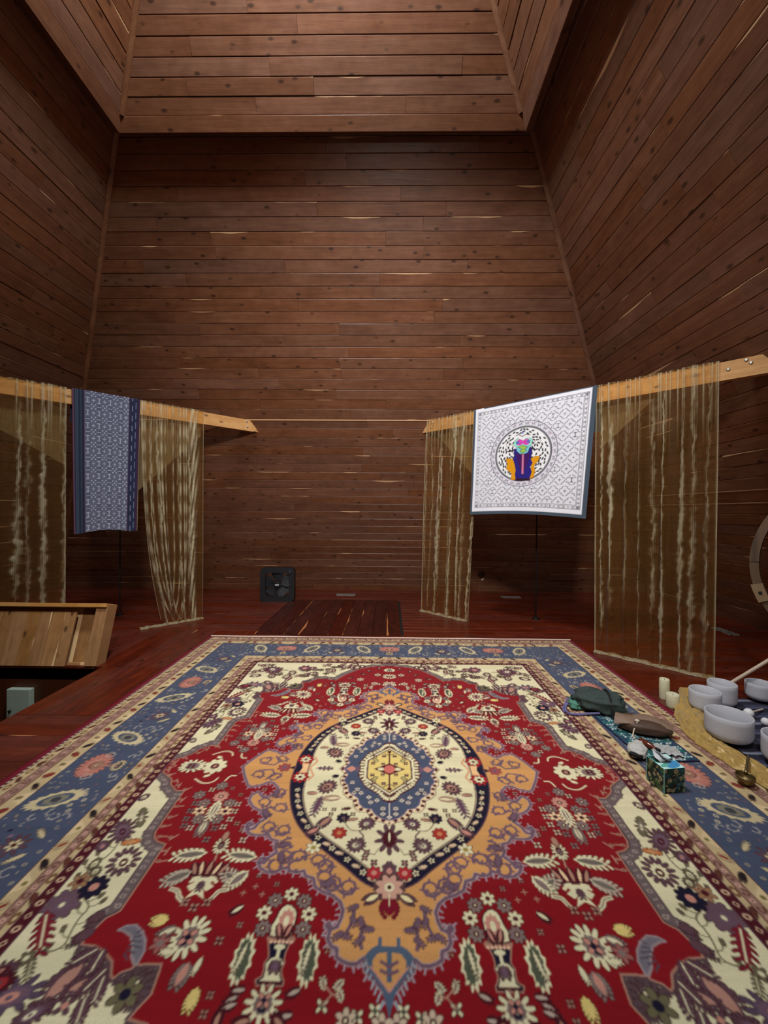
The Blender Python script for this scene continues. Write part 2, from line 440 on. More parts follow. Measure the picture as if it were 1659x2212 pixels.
# stairwell below the opening
sw = tag(empty('wall_stairwell'), kind='structure')
M_WELL = wood('stairwell_boards', rgba(44, 22, 14), rgba(70, 38, 24), rgba(92, 54, 36), rgba(120, 80, 50), sapamt=0)
obj('lining', join(box(SX0, SX1, SY1, SY1 + 0.03, -2.4, -0.02), box(SX0 - 0.03, SX0, SY0, SY1, -2.4, -0.02), box(SX1, SX1 + 0.03, SY0, SY1, -2.4, -0.02), box(SX0, SX1, SY0 - 0.03, SY0, -2.4, -0.02), box(SX0, SX1, SY0, SY1, -2.45, -2.4)), M_WELL, sw)
for i in range(7):
    obj('step', box(SX0, SX1, SY0 + 0.02 + i * 0.26, SY0 + 0.30 + i * 0.26, -0.36 - i * 0.19, -0.32 - i * 0.19), M_WELL, sw)
sb = tag(empty('switch_box', (-3.27, SY1 - 0.002, -0.36)), 'pale green metal box on the stairwell wall under the raised hatch', 'box')
M_PALE = plain('pale_green_paint', rgba(158, 172, 158), 0.5)
obj('door', rbox(-0.105, 0.105, -0.05, 0, -0.16, 0.17, 0.006), M_PALE, sb)
obj('knob', xf(lathe([(0.012, 0), (0.012, 0.012), (0.009, 0.016), (0, 0.016)], 14), Matrix.Translation((-0.07, -0.05, -0.02)) @ Matrix.Rotation(R(90), 4, 'X')), plain('dark_knob', rgba(20, 24, 20), 0.4), sb)
# raised hatch lid: hinged at the far edge of the opening, leaning back
LT = math.atan2(0.166, 0.5216); LH = 0.547
lid = tag(empty('hatch_lid', (SX1 - 0.055, SY1 + 0.004, 0.0)), 'raised honey coloured plank hatch with box rim above the stair opening', 'hatch')
lid.rotation_euler = (-LT, 0, 0)     # local x along the lid, z up the slope, y away from the room
LW = 1.75
def lbox(name, x0, x1, y0, y1, z0, z1, parent=lid, b=0.003):
    # board whose grain runs up the lid: stored with local Y along the grain
    V, F = rbox(0, x1 - x0, 0, z1 - z0, 0, y1 - y0, b, 1)
    return link(name, mesh(name, V, F, M_LID), parent, (x0, y1, z0), (R(90), 0, 0))
lbox('side_rim', -0.105, 0.0, -0.020, 0.115, 0.0, LH)
obj('top_rim', rbox(-LW, -0.001, -0.045, 0.117, LH - 0.034, LH + 0.002, 0.003, 1), M_BEAM, lid)
for x0, x1 in ((-0.20, -0.107), (-0.30, -0.202), (-LW, -0.302)):
    lbox('back_board', x0, x1, 0.095, 0.113, 0.0, LH - 0.035)
lbox('cleat', -0.30, -0.107, 0.03, 0.093, 0.0, 0.03)
x = -0.285; ws = [0.10, 0.125, 0.11, 0.118, 0.13, 0.11, 0.122, 0.115, 0.125, 0.11, 0.12, 0.13, 0.115, 0.1]
for w in ws:
    if x - w < -LW: break
    lbox('plank', x - w + 0.0015, x - 0.0015, -0.012, 0.010, -0.004, LH - 0.075)
    x -= w

# ------------------------------------------------------------------ diagonal corner beams
BH, BG = 2.682, 1.24
YB = DF - BH / SL
def beam_pt(s, t, h=0.0, n=0.0):
    """point t along the beam of side s (+1 right, -1 left), n metres towards the room"""
    q = n / math.sqrt(2)
    return Vector((AX + s * (BG + t) - s * q, YB - t - q, h))
T_END = (LB - BH / SL) - BG     # where the beam meets the side wall
def beam(s, label):
    e = tag(empty('corner_beam', tuple(beam_pt(s, T_END / 2, BH - 0.15))), label, 'beam', 'diagonal corner beams')
    h0, h1 = BH - 0.155, BH
    ex = (BH - h0) / SL          # lower edge is longer, it follows the leaning wall
    o = e.location
    V = []
    for n in (0.0, -0.07):
        k = n / math.sqrt(2)
        for t, h in ((0.0 - ex, h0), (T_END + ex, h0), (T_END, h1), (0.0, h1)):
            V.append(tuple(beam_pt(s, t, h, n) - o))
    F = [[0, 1, 2, 3], [7, 6, 5, 4], [0, 4, 5, 1], [1, 5, 6, 2], [2, 6, 7, 3], [3, 7, 4, 0]]
    if s < 0: F = [f[::-1] for f in F]
    # local x along the beam for the grain
    ang = math.atan2(-1, s)
    M = Matrix.Rotation(-ang, 4, 'Z') 
    V2 = [tuple(M @ Vector(v)) for v in V]
    V3 = [(v[0], v[2], -v[1]) for v in V2]
    b = obj('timber', (V3, F), M_BEAM, e); b.rotation_euler = (R(90), 0, ang)
    mb = plain('bolt_steel', rgba(190, 186, 176), 0.35, 0.8)
    for t, h in ((T_END - 0.07, BH - 0.05), (T_END - 0.17, BH - 0.07), (T_END - 0.09, BH - 0.02), (0.05, BH - 0.10), (0.06, BH - 0.03)):
        p = beam_pt(s, t, h, 0.0) - o
        nv = Vector((-s, -1, 0)).normalized()
        q = nv.to_track_quat('Z', 'Y').to_matrix().to_4x4()
        obj('bolt', xf(lathe([(0.014, 0), (0.014, 0.004), (0.008, 0.008), (0, 0.008)], 12), Matrix.Translation(p) @ q), mb, e)
    return e
beam(-1, 'raw pine beam crossing the left corner, bearing the blue grey tapestry')
beam(1, 'raw pine beam crossing the right corner, bearing the white tapestry')
# slim dark rods standing behind the beams
M_ROD = plain('black_rod', rgba(14, 10, 10), 0.5)
for X, Y, lab in ((1.94, 5.40, 'slim black upright rod under the white tapestry'), (-3.60, 5.40, 'slim black upright rod under the blue grey tapestry')):
    e = tag(empty('upright_rod', (X, Y, 0)), lab, 'rod')
    hh = 2.50
    obj('rod', lathe([(0.009, 0), (0.009, hh)], 10), M_ROD, e)
    obj('foot', lathe([(0.05, 0), (0.05, 0.008), (0.02, 0.03), (0.0, 0.03)], 16), M_ROD, e)

RT = {
    'orange': [791,5,759,75,717,147,693,161,672,150,650,146,622,123,592,126,560,158,555,192,583,226,613,233,649,194,673,221,673,254,645,291,616,311,585,320,580,343,556,365,582,394,592,426,611,432,625,416,605,400,628,395,631,417,610,448,589,460,552,462,521,456,502,481,471,490,474,524,457,549,483,574,494,601,509,597,494,577,516,579,518,597,503,622,475,640,441,643,417,624,396,620,381,634,355,640,331,631,319,653,288,662,276,693,274,698,241,717,202,731,175,753,161,782,165,813,175,840,191,847,204,828,213,835,197,854,200,879,187,900,167,908,164,932,148,942,125,950,101,950,80,933,72,966,56,981,29,1004,9,1026,-3,1047],
    'pend': [80,933,71,918,56,903,40,894,21,897,1,896,-11,899],
    'pendin': [-9,1018,8,1003,38,981,60,957,64,938,52,921,30,909,-11,914],
    'ovout': [504,128,485,210,462,286,436,345,402,401,363,447,333,477,278,524,212,577,159,619,112,662,76,685,40,696],
    'ovin': [428,119,423,196,402,273,377,332,346,383,314,425,266,465,209,508,158,545,118,579,78,613,48,645,19,668],
    'blue': [269,-2,235,42,255,83,247,128,231,140,227,195,200,224,175,234,167,279,145,310,102,312,90,340,66,364,32,374,2,392],
    'bluein': [243,0,216,49,234,96,208,134,200,182,151,222,141,262,119,288,84,293,67,324,40,349,2,363],
    'hexm': [158,-2,167,54,142,106,123,144,84,174,50,203,33,237,3,253],
    'hexo': [124,-2,120,73,60,130,0,178],
    'field': [1206,50,1127,109,1106,154,1057,197,1016,196,1013,342,1011,455,996,487,970,506,932,517,933,604,933,692,933,802,965,827,975,857,987,877,985,911,936,916,896,932,852,960,830,997,818,1005,808,989,778,977,776,967,697,964,692,984,683,1042,701,1075,711,1099],
    'fieldfar': [1,-1443,162,-1464,277,-1383,382,-1258,443,-1142,521,-1171,597,-1182,654,-1093,699,-1049,695,-948,769,-966,845,-924,925,-903,981,-864,974,-688],
    'guard': [1229,87,1165,139,1107,209,1068,240,1059,384,1057,478,1024,526,988,553,978,525,977,677,974,814],
    'greyleaf': [898,865,880,852,849,848,812,870,786,898,770,930,771,964,779,967,804,942,818,913,844,883,877,868],
    'vaseA': [395,880,313,878,316,887,322,897,327,920,329,940,324,954,329,971,324,989,314,1002,314,1012,387,1013,394,1001,377,990,378,972,381,955,373,939,378,921,387,895],
    'vaseB': [352,937,337,943,324,954,333,973,329,989,321,1001,385,1002,373,993,374,972,378,955,366,941],
    'flame': [354,766,324,789,318,817,322,847,322,875,391,877,389,858,395,848,383,818,378,783],
    'leaf1': [453,881,456,902,431,943,427,965,426,996,440,999,467,989,470,965,480,938,481,909,472,887],
    'leaf2': [256,879,235,883,227,907,226,941,226,977,238,995,269,1003,277,993,278,962,269,942,256,913,250,892],
    'pts_rosA': [354,729,406,754,303,754,432,800,277,800,421,852,287,852],
    'pts_small': [194,1005,147,1004,141,1033,189,1058,40,1066,89,1081,570,671,531,729,494,702,461,733,528,790],
    'pal_low': [356,1059,285,1084,275,1028,448,1049,436,1027,448,1065],
    'flA': [1069,9,948,3,927,226,844,159,817,234,881,188,879,281,758,278,878,329,759,329,860,379,776,377,921,330,716,328,921,282,717,282,915,378,718,376,906,417,873,429,766,429,730,420,871,-201,812,-180,928,-239,857,-149,774,490,618,490],
    'leafspike': [806,269,819,365,819,387,818,463],
    'cand': [699,468,698,519,697,560,691,615,692,661,695,698,696,751],
    'candleaf': [801,566,593,568,802,667,590,672],
    'cs': [802,716,770,724,757,749,723,768,590,717,622,721,631,744,646,767,743,687,733,671,646,688,665,670],
    'arcs': [1005,-130,946,-146,886,-104,1006,106,950,145,901,132,889,97,844,120,833,78,802,77,955,81,956,-85,835,-106,816,-64,794,-75],
    'edge': [1171,-55,1174,11,1177,37,1141,73,1087,125,1058,159,1003,185,989,259,984,303,982,368,981,421,966,478,916,481,905,550,902,599,1110,-78,1145,-70,1082,-128,1055,-166,1009,-182],
    'cream': [1158,449,1052,600,1188,530,1083,508,1121,372,1159,615,1188,246,1131,648,1153,782,1090,712,1159,689,1143,870,995,880,997,821,1089,981,1125,954,957,1012,896,1021,1074,1054,954,1073,909,1072,1169,991,758,1043,983,1092,947,945,900,958,870,1008,842,1030,1144,1024,856,1082],
    'creamvine': [1131,509,1129,570,1155,615,1169,657,1123,732,1092,758,1061,776,1049,798,1057,829,1050,869,1034,915,1062,936,1104,931,1134,954],
    'inn': [346,-14,313,145,340,271,288,376,209,352,217,439,100,383,138,502,93,539,99,566,61,587,198,293,280,63,273,225,168,328,269,330,303,301,259,300,376,194,161,359],
    'oval_fl': [473,-79,467,75,576,-1,333,431,314,520,-1,470,1,628,2,695,74,737,6,749,59,633],
    'orn': [599,82,694,65,544,198,599,265,557,331,513,300,533,414,463,429,423,508,423,568,442,612,366,567,367,615,287,583,253,608,211,680,153,694,250,657],
    'orn2': [123,771,123,816,96,819,67,845,95,880,146,868,166,866,34,869],
}

# ------------------------------------------------------------------ colour charts for woven and printed cloth
class Chart:
    """a small raster in which motifs are drawn as polygons; coordinates in metres"""
    def __init__(s, w, h, res, ground):
        s.res = res; s.nx = int(round(w / res)); s.ny = int(round(h / res))
        s.a = np.empty((s.ny, s.nx, 3), np.float32); s.a[:] = lin(ground)
    def mask(s, pts):
        p = np.asarray(pts, float) / s.res
        x0 = max(0, int(p[:, 0].min()) - 1); x1 = min(s.nx, int(p[:, 0].max()) + 2)
        y0 = max(0, int(p[:, 1].min()) - 1); y1 = min(s.ny, int(p[:, 1].max()) + 2)
        if x1 <= x0 or y1 <= y0: return None
        X = np.arange(x0, x1) + 0.5; Y = (np.arange(y0, y1) + 0.5)[:, None]
        m = np.zeros((y1 - y0, x1 - x0), bool)
        ax, ay = p[-1]
        for bx, by in p:
            if ay != by:
                c = (ay > Y) != (by > Y)
                m ^= c & (X < (bx - ax) * (Y - ay) / (by - ay) + ax)
            ax, ay = bx, by
        return m, x0, x1, y0, y1
    def poly(s, pts, col):
        r = s.mask(pts)
        if r is None: return
        m, x0, x1, y0, y1 = r
        s.a[y0:y1, x0:x1][m] = lin(col)
    def line(s, pts, w, col, closed=False):
        pts = [np.asarray(p, float) for p in pts]
        if closed: pts = pts + [pts[0]]
        for p, q in zip(pts[:-1], pts[1:]):
            d = q - p; l = math.hypot(*d)
            if l < 1e-6: continue
            n = np.array((-d[1], d[0])) / l * w / 2; e = d / l * w * 0.3
            s.poly([p + n - e, q + n + e, q - n + e, p - n - e], col)
    def ell(s, c, rx, ry, col, rot=0.0, n=18):
        s.poly(oval(c, rx, ry, rot, n), col)
def oval(c, rx, ry, rot=0.0, n=18, ser=0.0, k=0):
    out = []
    for i in range(n):
        a = 2 * math.pi * i / n
        f = 1 + (ser if i % 2 else -ser)
        x, y = rx * f * math.cos(a), ry * f * math.sin(a)
        out.append((c[0] + x * math.cos(rot) - y * math.sin(rot), c[1] + x * math.sin(rot) + y * math.cos(rot)))
    return out
def smooth(pts, it=1, closed=True):
    for _ in range(it):
        q = []
        n = len(pts)
        for i in range(n if closed else n - 1):
            a = np.asarray(pts[i], float); b = np.asarray(pts[(i + 1) % n], float)
            q += [a * 0.75 + b * 0.25, a * 0.25 + b * 0.75]
        pts = q if closed else [pts[0]] + q + [pts[-1]]
    return pts
def P(name):
    v = RT[name]; return [(v[i] / 1000, v[i + 1] / 1000) for i in range(0, len(v), 2)]
RED, CREAM, ORANGE, NAVY = (130, 15, 24), (218, 207, 168), (200, 144, 86), (24, 20, 42)
BLUE, MAROON, MAUVE, PINK = (70, 77, 98), (74, 16, 28), (106, 80, 94), (192, 132, 116)
YELLOW, GREEN, ROSE, TAN, GREY = (218, 192, 116), (78, 84, 66), (196, 104, 92), (168, 122, 102), (126, 106, 100)
CW, CH, CRES = 2.0, 2.3, 0.002
ch = Chart(CW, CH, CRES, RED)
OUT, OW = (58, 22, 28), 0.0026
def ros(c, r, petals=6, col=CREAM, core=MAROON, eye=None, rim=None):
    if rim: ch.poly(oval(c, r * 1.12, r * 1.12, 0, petals * 4, 0.10), rim)
    for i in range(petals):      # dark knotted outline first
        a = 2 * math.pi * (i + 0.5) / petals
        ch.ell((c[0] + r * 0.62 * math.cos(a), c[1] + r * 0.62 * math.sin(a)), r * 0.42 + OW, r * 0.26 + OW, OUT, a, 10)
    for i in range(petals):
        a = 2 * math.pi * (i + 0.5) / petals
        ch.ell((c[0] + r * 0.62 * math.cos(a), c[1] + r * 0.62 * math.sin(a)), r * 0.42, r * 0.26, col, a, 10)
    ch.ell(c, r * 0.36, r * 0.36, core, 0, 10)
    if eye: ch.ell(c, r * 0.16, r * 0.16, eye, 0, 8)
def pal(c, rx, ry, rot=0.0, cols=(CREAM, MAROON, PINK), n=26, ser=0.16):
  m = max(9, n // 2)
  cr_, sr_ = math.cos(rot), math.sin(rot)
  for ow, oc in ((OW, OUT), (0.0, None)):
    for i in range(m):
        a = 2 * math.pi * i / m
        x, y = rx * 0.74 * math.cos(a), ry * 0.74 * math.sin(a)
        ang = math.atan2(ry * math.sin(a), rx * math.cos(a)) + rot
        ch.ell((c[0] + x * cr_ - y * sr_, c[1] + x * sr_ + y * cr_), (rx + ry) * 0.145 + ow, (rx + ry) * 0.062 + ow, oc or cols[0], ang, 9)
  if True:
    ch.poly(oval(c, rx * 0.60, ry * 0.60, rot, 18), cols[0])
    ch.poly(oval(c, rx * 0.50, ry * 0.50, rot, 20, 0.12), cols[1])
    d = (cr_ * rx * 0.1, sr_ * rx * 0.1)
    ch.poly(oval((c[0] + d[0], c[1] + d[1]), rx * 0.30, ry * 0.27, rot, 12), cols[2])
    ch.poly(oval((c[0] + d[0], c[1] + d[1]), rx * 0.11, ry * 0.15, rot, 8), cols[1])
def leafm(c, l, w, rot, col, rim=None, vein=None, ser=0.22):
    cr_, sr_ = math.cos(rot), math.sin(rot)
    def at(x, y): return (c[0] + x * cr_ - y * sr_, c[1] + x * sr_ + y * cr_)
    rc = rim or col
    m = 6 if l > 0.045 else 4
    for k in range(m):
        t = (k + 0.5) / m; e = math.sin(math.pi * (0.12 + 0.8 * t)) ** 0.8 * w
        for sg in (1, -1):
            ch.ell(at((t - 0.5) * l + 0.12 * l, sg * e * 0.74), l * 0.105 + OW * 0.8, w * 0.17 + OW * 0.8, OUT, rot + sg * 0.75, 8)
    for k in range(m):
        t = (k + 0.5) / m; e = math.sin(math.pi * (0.12 + 0.8 * t)) ** 0.8 * w
        for sg in (1, -1):
            ch.ell(at((t - 0.5) * l + 0.12 * l, sg * e * 0.74), l * 0.105, w * 0.17, rc, rot + sg * 0.75, 8)
    body = [at((t / 10 - 0.5) * l, sg * w * 0.62 * math.sin(math.pi * t / 10) ** 0.8) for sg, rg in ((1, range(11)), (-1, range(10, -1, -1))) for t in rg]
    ch.poly(body, rc)
    if rim:
        ch.poly([at((t / 10 - 0.5) * l * 0.84, sg * w * 0.42 * math.sin(math.pi * t / 10) ** 0.8) for sg, rg in ((1, range(11)), (-1, range(10, -1, -1))) for t in rg], col)
    if vein:
        ch.line([at(-l * 0.36, 0), at(l * 0.36, 0)], w * 0.2, vein)
def curl(c, r, a0, a1, w, col, hook=True, k=10, barbs=0):
    pts = [(c[0] + r * (1 - 0.45 * i / k) * math.cos(a0 + (a1 - a0) * i / k), c[1] + r * (1 - 0.45 * i / k) * math.sin(a0 + (a1 - a0) * i / k)) for i in range(k + 1)]
    for i in range(k): ch.line(pts[i:i + 2], w * (1.15 - 0.6 * i / k), col)
    if hook: ch.ell(pts[-1], w * 0.9, w * 0.9, col, 0, 8)
    for i in range(barbs):
        p = pts[1 + i * (k - 2) // max(1, barbs)]; d = ((p[0] - c[0]) * 0.4, (p[1] - c[1]) * 0.4)
        ch.line([p, (p[0] + d[0], p[1] + d[1])], w * 0.7, col)
rr = random.Random(3)
# ---- cream inner ground and the cusped red field
ch.poly([(0, 0), (1.215, 0), (1.215, 1.53), (0, 1.53)], CREAM)
field = [(0, 0), (1.212, 0)] + P('field') + [(0.655, 1.11), (0.597, 1.18), (0.52, 1.175), (0.44, 1.155), (0.38, 1.26), (0.275, 1.385), (0.16, 1.455), (0, 1.485)]
fld = [(0, 0)] + [tuple(p) for p in field[1:]]
edge_pts = field[1:]
# broad grey guard band round the field, with its outlines; the corner scrolls carry only a thin line with dark leaves
GB = (104, 88, 88)
n_a = 15; n_c = len(edge_pts) - 8
for seg in (edge_pts[:n_a], edge_pts[n_c:]):
    ch.line(seg, 0.096, DKL := (70, 48, 52)); ch.line(seg, 0.088, GB); ch.line(seg, 0.016, DKL)
    acc = 0.0; fl_ = 0
    for p, q in zip(seg[:-1], seg[1:]):
        p = np.array(p); q = np.array(q); l = np.hypot(*(q - p))
        while acc < l:
            c = p + (q - p) * acc / l; n = np.array((-(q - p)[1], (q - p)[0])) / l; fl_ += 1
            for sg in (1, -1):
                cc = c - n * 0.027 * sg
                if fl_ % 2: ch.ell(cc, 0.011, 0.009, (158, 140, 130)); ch.ell(cc, 0.005, 0.004, DKL)
                else: ch.line([cc - n * 0.008, cc + n * 0.008 + (q - p) / l * 0.006], 0.005, (150, 132, 124))
            acc += 0.030
        acc -= l
cnr = edge_pts[n_a - 1:n_c + 1]
for p, q in zip(cnr[:-1], cnr[1:]):
    p = np.array(p); q = np.array(q); l = np.hypot(*(q - p)) + 1e-6; n = np.array((-(q - p)[1], (q - p)[0])) / l
    for f_ in np.arange(0.2, 1.0, 0.022 / l):
        for sg in (1, -1):
            c = p + (q - p) * f_ + n * sg * 0.022; leafm(tuple(c), 0.044, 0.013, math.atan2(n[1] * sg, n[0] * sg) + 0.5, (88, 66, 70))
ch.line(cnr, 0.022, (84, 62, 68))
ch.poly(fld, RED)
ch.line(edge_pts, 0.006, TAN)
# ---- cream spandrels: vine, blossoms, leaves
cr = P('cream'); DK = (92, 62, 70); OL = (104, 96, 70)
vine = P('creamvine')
ch.line(smooth(vine, 2, False), 0.006, OL)
for a, b in zip(vine[::1], vine[1:]):
    m_ = ((a[0] + b[0]) / 2, (a[1] + b[1]) / 2)
    for sgn in ((1,) if (int(m_[1] * 100) % 2) else (-1,)):
        ch.line(smooth([m_, (m_[0] + sgn * 0.022, m_[1] - 0.004), (m_[0] + sgn * 0.034, m_[1] - 0.022)], 1, False), 0.004, OL); leafm((m_[0] + sgn * 0.038, m_[1] - 0.026), 0.028, 0.008, -1.2 * sgn, OL)
for i, (rx, ry, rot, cols) in enumerate([(0.075, 0.05, 2.2, (DK, MAUVE, MAROON)), (0.07, 0.06, 1.9, (DK, CREAM, MAROON)), (0.032, 0.026, 2.2, (DK, MAUVE, PINK)), (0.04, 0.016, 0.2, ((190, 110, 60), ORANGE, TAN)), (0.07, 0.02, 2.0, (OL, GREY, CREAM)), (0.03, 0.02, 1.5, (OL, CREAM, OL)), (0.028, 0.02, 1, (DK, CREAM, DK)), (0.025, 0.02, 2, (OL, CREAM, OL))]):
    pal(cr[i], rx, ry, rot, cols)
d = cr[8:]
ros(d[0], 0.062, 9, (104, 76, 88), MAUVE, CREAM); ros(d[1], 0.048, 9, NAVY, PINK); ros(d[2], 0.036, 6, (150, 110, 80), MAROON)
leafm(d[3], 0.17, 0.03, 2.15, (120, 26, 40), None, CREAM); leafm(d[4], 0.06, 0.022, 0.7, DK); leafm(d[5], 0.05, 0.02, 0.7, DK)
leafm(d[6], 0.09, 0.012, 2.1, OL, None, CREAM); ros(d[7], 0.024, 5, OL, CREAM)
leafm(d[8], 0.13, 0.05, 1.2, (176, 128, 112), DK); leafm(d[9], 0.08, 0.03, 0.4, (176, 128, 112), DK)
pal(d[10], 0.085, 0.05, 0.3, ((86, 66, 84), MAUVE, PINK), 18, 0.22); ros(d[11], 0.026, 4, DK, PINK); ros(d[12], 0.026, 4, DK, PINK)
pal(d[13], 0.05, 0.028, 0.3, (DK, MAROON, PINK)); ros(d[14], 0.045, 6, OL, NAVY); pal(d[15], 0.05, 0.03, 0.6, (DK, MAUVE, CREAM))
for j in (16, 17, 18, 19, 21): leafm(d[j], 0.08, 0.022, rr.uniform(0, 3), DK, None, CREAM)
pal(d[20], 0.045, 0.035, 0.3, (MAROON, (150, 40, 44), DK))
# far part of the spandrels, up to the guard stripe
for k in range(64):
    for _ in range(30):
        p = (rr.uniform(0.08, 1.17), rr.uniform(1.13, 1.50))
        lim = 1.10 + 0.40 * max(0, 1 - p[0] / 0.62) ** 0.6
        if p[1] > lim + 0.05 and not (p[0] > 0.85 and p[1] < 1.12): break
    else: continue
    q = k % 4
    if q == 0: pal(p, 0.05, 0.035, rr.uniform(0, 6), ((92, 50, 60), CREAM, MAROON))
    elif q == 1: leafm(p, 0.10, 0.022, rr.uniform(0, 6), (110, 60, 66), None, CREAM)
    elif q == 2: ros(p, 0.028, 6, OL, MAROON)
    else: ch.line(smooth([p, (p[0] + rr.uniform(-.1, .1), p[1] + rr.uniform(-.04, .04)), (p[0] + rr.uniform(-.16, .16), p[1] + rr.uniform(-.06, .06))], 2, False), 0.006, OL)
pal((1.02, 1.36), 0.09, 0.07, 0.8, ((92, 50, 60), MAUVE, CREAM)); ros((0.75, 1.40), 0.06, 8, (104, 66, 76), PINK)
# outer scroll arms of the corner pieces, seen as grey leaves on the red
gl = P('greyleaf'); ch.poly(gl, (112, 104, 112)); ch.line(gl, 0.006, (150, 132, 134), True)
for i in range(6): ch.line([(0.785 + 0.012 * abs(i - 3), 0.865 + 0.018 * i), (0.83, 0.875 + 0.012 * i)], 0.005, (74, 66, 76))
# ---- small motifs on the red field
for p in P('edge'):
    a = rr.uniform(0, 6)
    ch.line([(p[0] - 0.02 * math.cos(a), p[1] - 0.02 * math.sin(a)), (p[0] + 0.018 * math.cos(a), p[1] + 0.018 * math.sin(a))], 0.006, TAN); ch.ell((p[0] + 0.014, p[1]), 0.011, 0.007, TAN); ch.ell((p[0] + 0.014, p[1]), 0.005, 0.003, MAROON)
fa = P('flA')
pal(fa[0], 0.075, 0.045, 0.1, (CREAM, GREY, MAROON)); ros(fa[1], 0.062, 9, CREAM, MAROON, TAN)
for i, p in enumerate(fa[2:], 2):
    big = i in (2, 3, 4, 6, 7, 10, 11, 22)
    if i == 4: ros(p, 0.036, 10, PINK, MAROON, CREAM)
    elif i in (8, 9): ros(p, 0.03, 6, (226, 190, 150), MAROON, NAVY)
    elif big: ros(p, 0.030, 7, GREY, MAROON, CREAM)
    else: ros(p, 0.018, 4, (200, 176, 150) if i % 2 else GREY, MAROON)
ls = P('leafspike')
ch.line(ls, 0.006, TAN); leafm(((ls[0][0] + ls[1][0]) / 2, (ls[0][1] + ls[1][1]) / 2), 0.12, 0.028, math.pi / 2, GREY, CREAM, CREAM, 0.35); leafm(((ls[2][0] + ls[3][0]) / 2, (ls[2][1] + ls[3][1]) / 2), 0.09, 0.026, math.pi / 2, CREAM, GREY, GREY, 0.3)
ca = P('cand'); x0 = ca[0][0]
ch.line([ca[0], ca[4]], 0.008, TAN); pal(ca[1], 0.045, 0.03, math.pi / 2, (CREAM, MAROON, GREY)); leafm(ca[0], 0.05, 0.014, math.pi / 2, TAN)
for dx in (-0.055, -0.03, 0, 0.03, 0.055): leafm((x0 + dx, 0.628 + abs(dx) * 0.1), 0.085, 0.016, math.pi / 2 + dx * 8, TAN if abs(dx) != 0.03 else (226, 190, 150), MAROON)
ch.poly([(x0 - 0.06, 0.655), (x0 + 0.06, 0.655), (x0 + 0.05, 0.668), (x0 - 0.05, 0.668)], MAROON)
ch.poly([(x0 - 0.05, 0.668), (x0 + 0.05, 0.668), (x0 + 0.03, 0.69), (x0 + 0.05, 0.705), (x0 + 0.03, 0.725), (x0 + 0.015, 0.715), (x0 + 0.035, 0.755), (x0, 0.735), (x0 - 0.035, 0.755), (x0 - 0.015, 0.715), (x0 - 0.03, 0.725), (x0 - 0.05, 0.705), (x0 - 0.03, 0.69)], CREAM)
leafm((x0, 0.702), 0.045, 0.016, math.pi / 2, DK)
cs = P('cs')
ch.line(smooth([cs[0], cs[1], cs[2], cs[3]], 2, False), 0.016, CREAM); ch.line(smooth([cs[4], cs[5], cs[6], cs[7]], 2, False), 0.016, CREAM)
ch.line(smooth([cs[0], cs[1], cs[2], cs[3]], 2, False), 0.005, GREY); ch.line(smooth([cs[4], cs[5], cs[6], cs[7]], 2, False), 0.005, GREY)
ch.line([cs[8], cs[9], (x0 + 0.02, 0.668)], 0.013, CREAM); ch.line([cs[10], cs[11], (x0 - 0.02, 0.668)], 0.013, CREAM)
for p in (cs[3], cs[7], ((cs[3][0] + cs[7][0]) / 2, cs[3][1] + 0.018)): ros(p, 0.018, 4, TAN, MAROON)
for i, p in enumerate(P('candleaf')): leafm(p, 0.13 if i < 2 else 0.10, 0.034, (0.15, -0.1, 0.5, -0.6)[i], GREY, CREAM if i < 2 else (180, 164, 144), (90, 96, 78))
ar = P('arcs')
for g in ((0, 3), (3, 7), (7, 10), (12, 15)): ch.line(smooth(ar[g[0]:g[1]], 2, False), 0.008, CREAM)
for p in ar[10:12]: ch.ell(p, 0.018, 0.010, CREAM, 0.5)
# vase with flame palmette
ch.line(P('vaseA'), 0.008, TAN, True); ch.poly(P('vaseA'), NAVY); ch.poly(P('vaseB'), CREAM)
vx = 0.349
ch.poly([(vx - 0.045, 0.880), (vx + 0.045, 0.880), (vx + 0.04, 0.896), (vx - 0.04, 0.896)], TAN)
for k in range(6): ch.ell((vx - 0.033 + 0.013 * k, 0.893), 0.005, 0.005, (226, 180, 150))
ch.ell((vx, 0.908), 0.018, 0.008, CREAM); ch.line([(vx, 0.905), (vx, 0.945)], 0.010, CREAM)
leafm((vx, 0.962), 0.04, 0.022, math.pi / 2, MAUVE, DK)
ch.poly(P('vaseB')[:1] + [(vx + .01, 0.99)] if False else [(vx - 0.03, 1.002), (vx + 0.03, 1.002), (vx + 0.036, 1.010), (vx - 0.036, 1.010)], MAROON)
fm = smooth(P('flame'), 1); ch.line(fm, 0.012, MAROON, True); ch.poly(fm, CREAM)
ch.poly(oval((vx, 0.828), 0.026, 0.042, 0, 20, 0.12), PINK)
for sg in (-1, 1): leafm((vx + sg * 0.016, 0.856), 0.05, 0.012, math.pi / 2 + sg * 0.3, PINK, MAROON)
ch.ell((vx, 0.826), 0.010, 0.018, CREAM)
ch.line([(vx, 1.012), (vx, 1.035)], 0.012, TAN)
for i, p in enumerate(P('pts_rosA')):
    if i in (0, 3, 4): ros(p, 0.026, 7, CREAM, MAROON)
    else: ros(p, 0.027, 8, GREY, MAROON, CREAM)
for n_ in ('leaf1', 'leaf2'):
    q = P(n_); ch.poly(oval(np.mean(q, 0), 0.030, 0.072, 0, 24, 0.14), CREAM)
    ch.poly(oval(np.mean(q, 0), 0.021, 0.060, 0.08, 24, 0.12), GREEN); leafm(tuple(np.mean(q, 0) + (0.006, -0.005)), 0.08, 0.007, math.pi / 2 - 0.15, CREAM)
sm = P('pts_small')
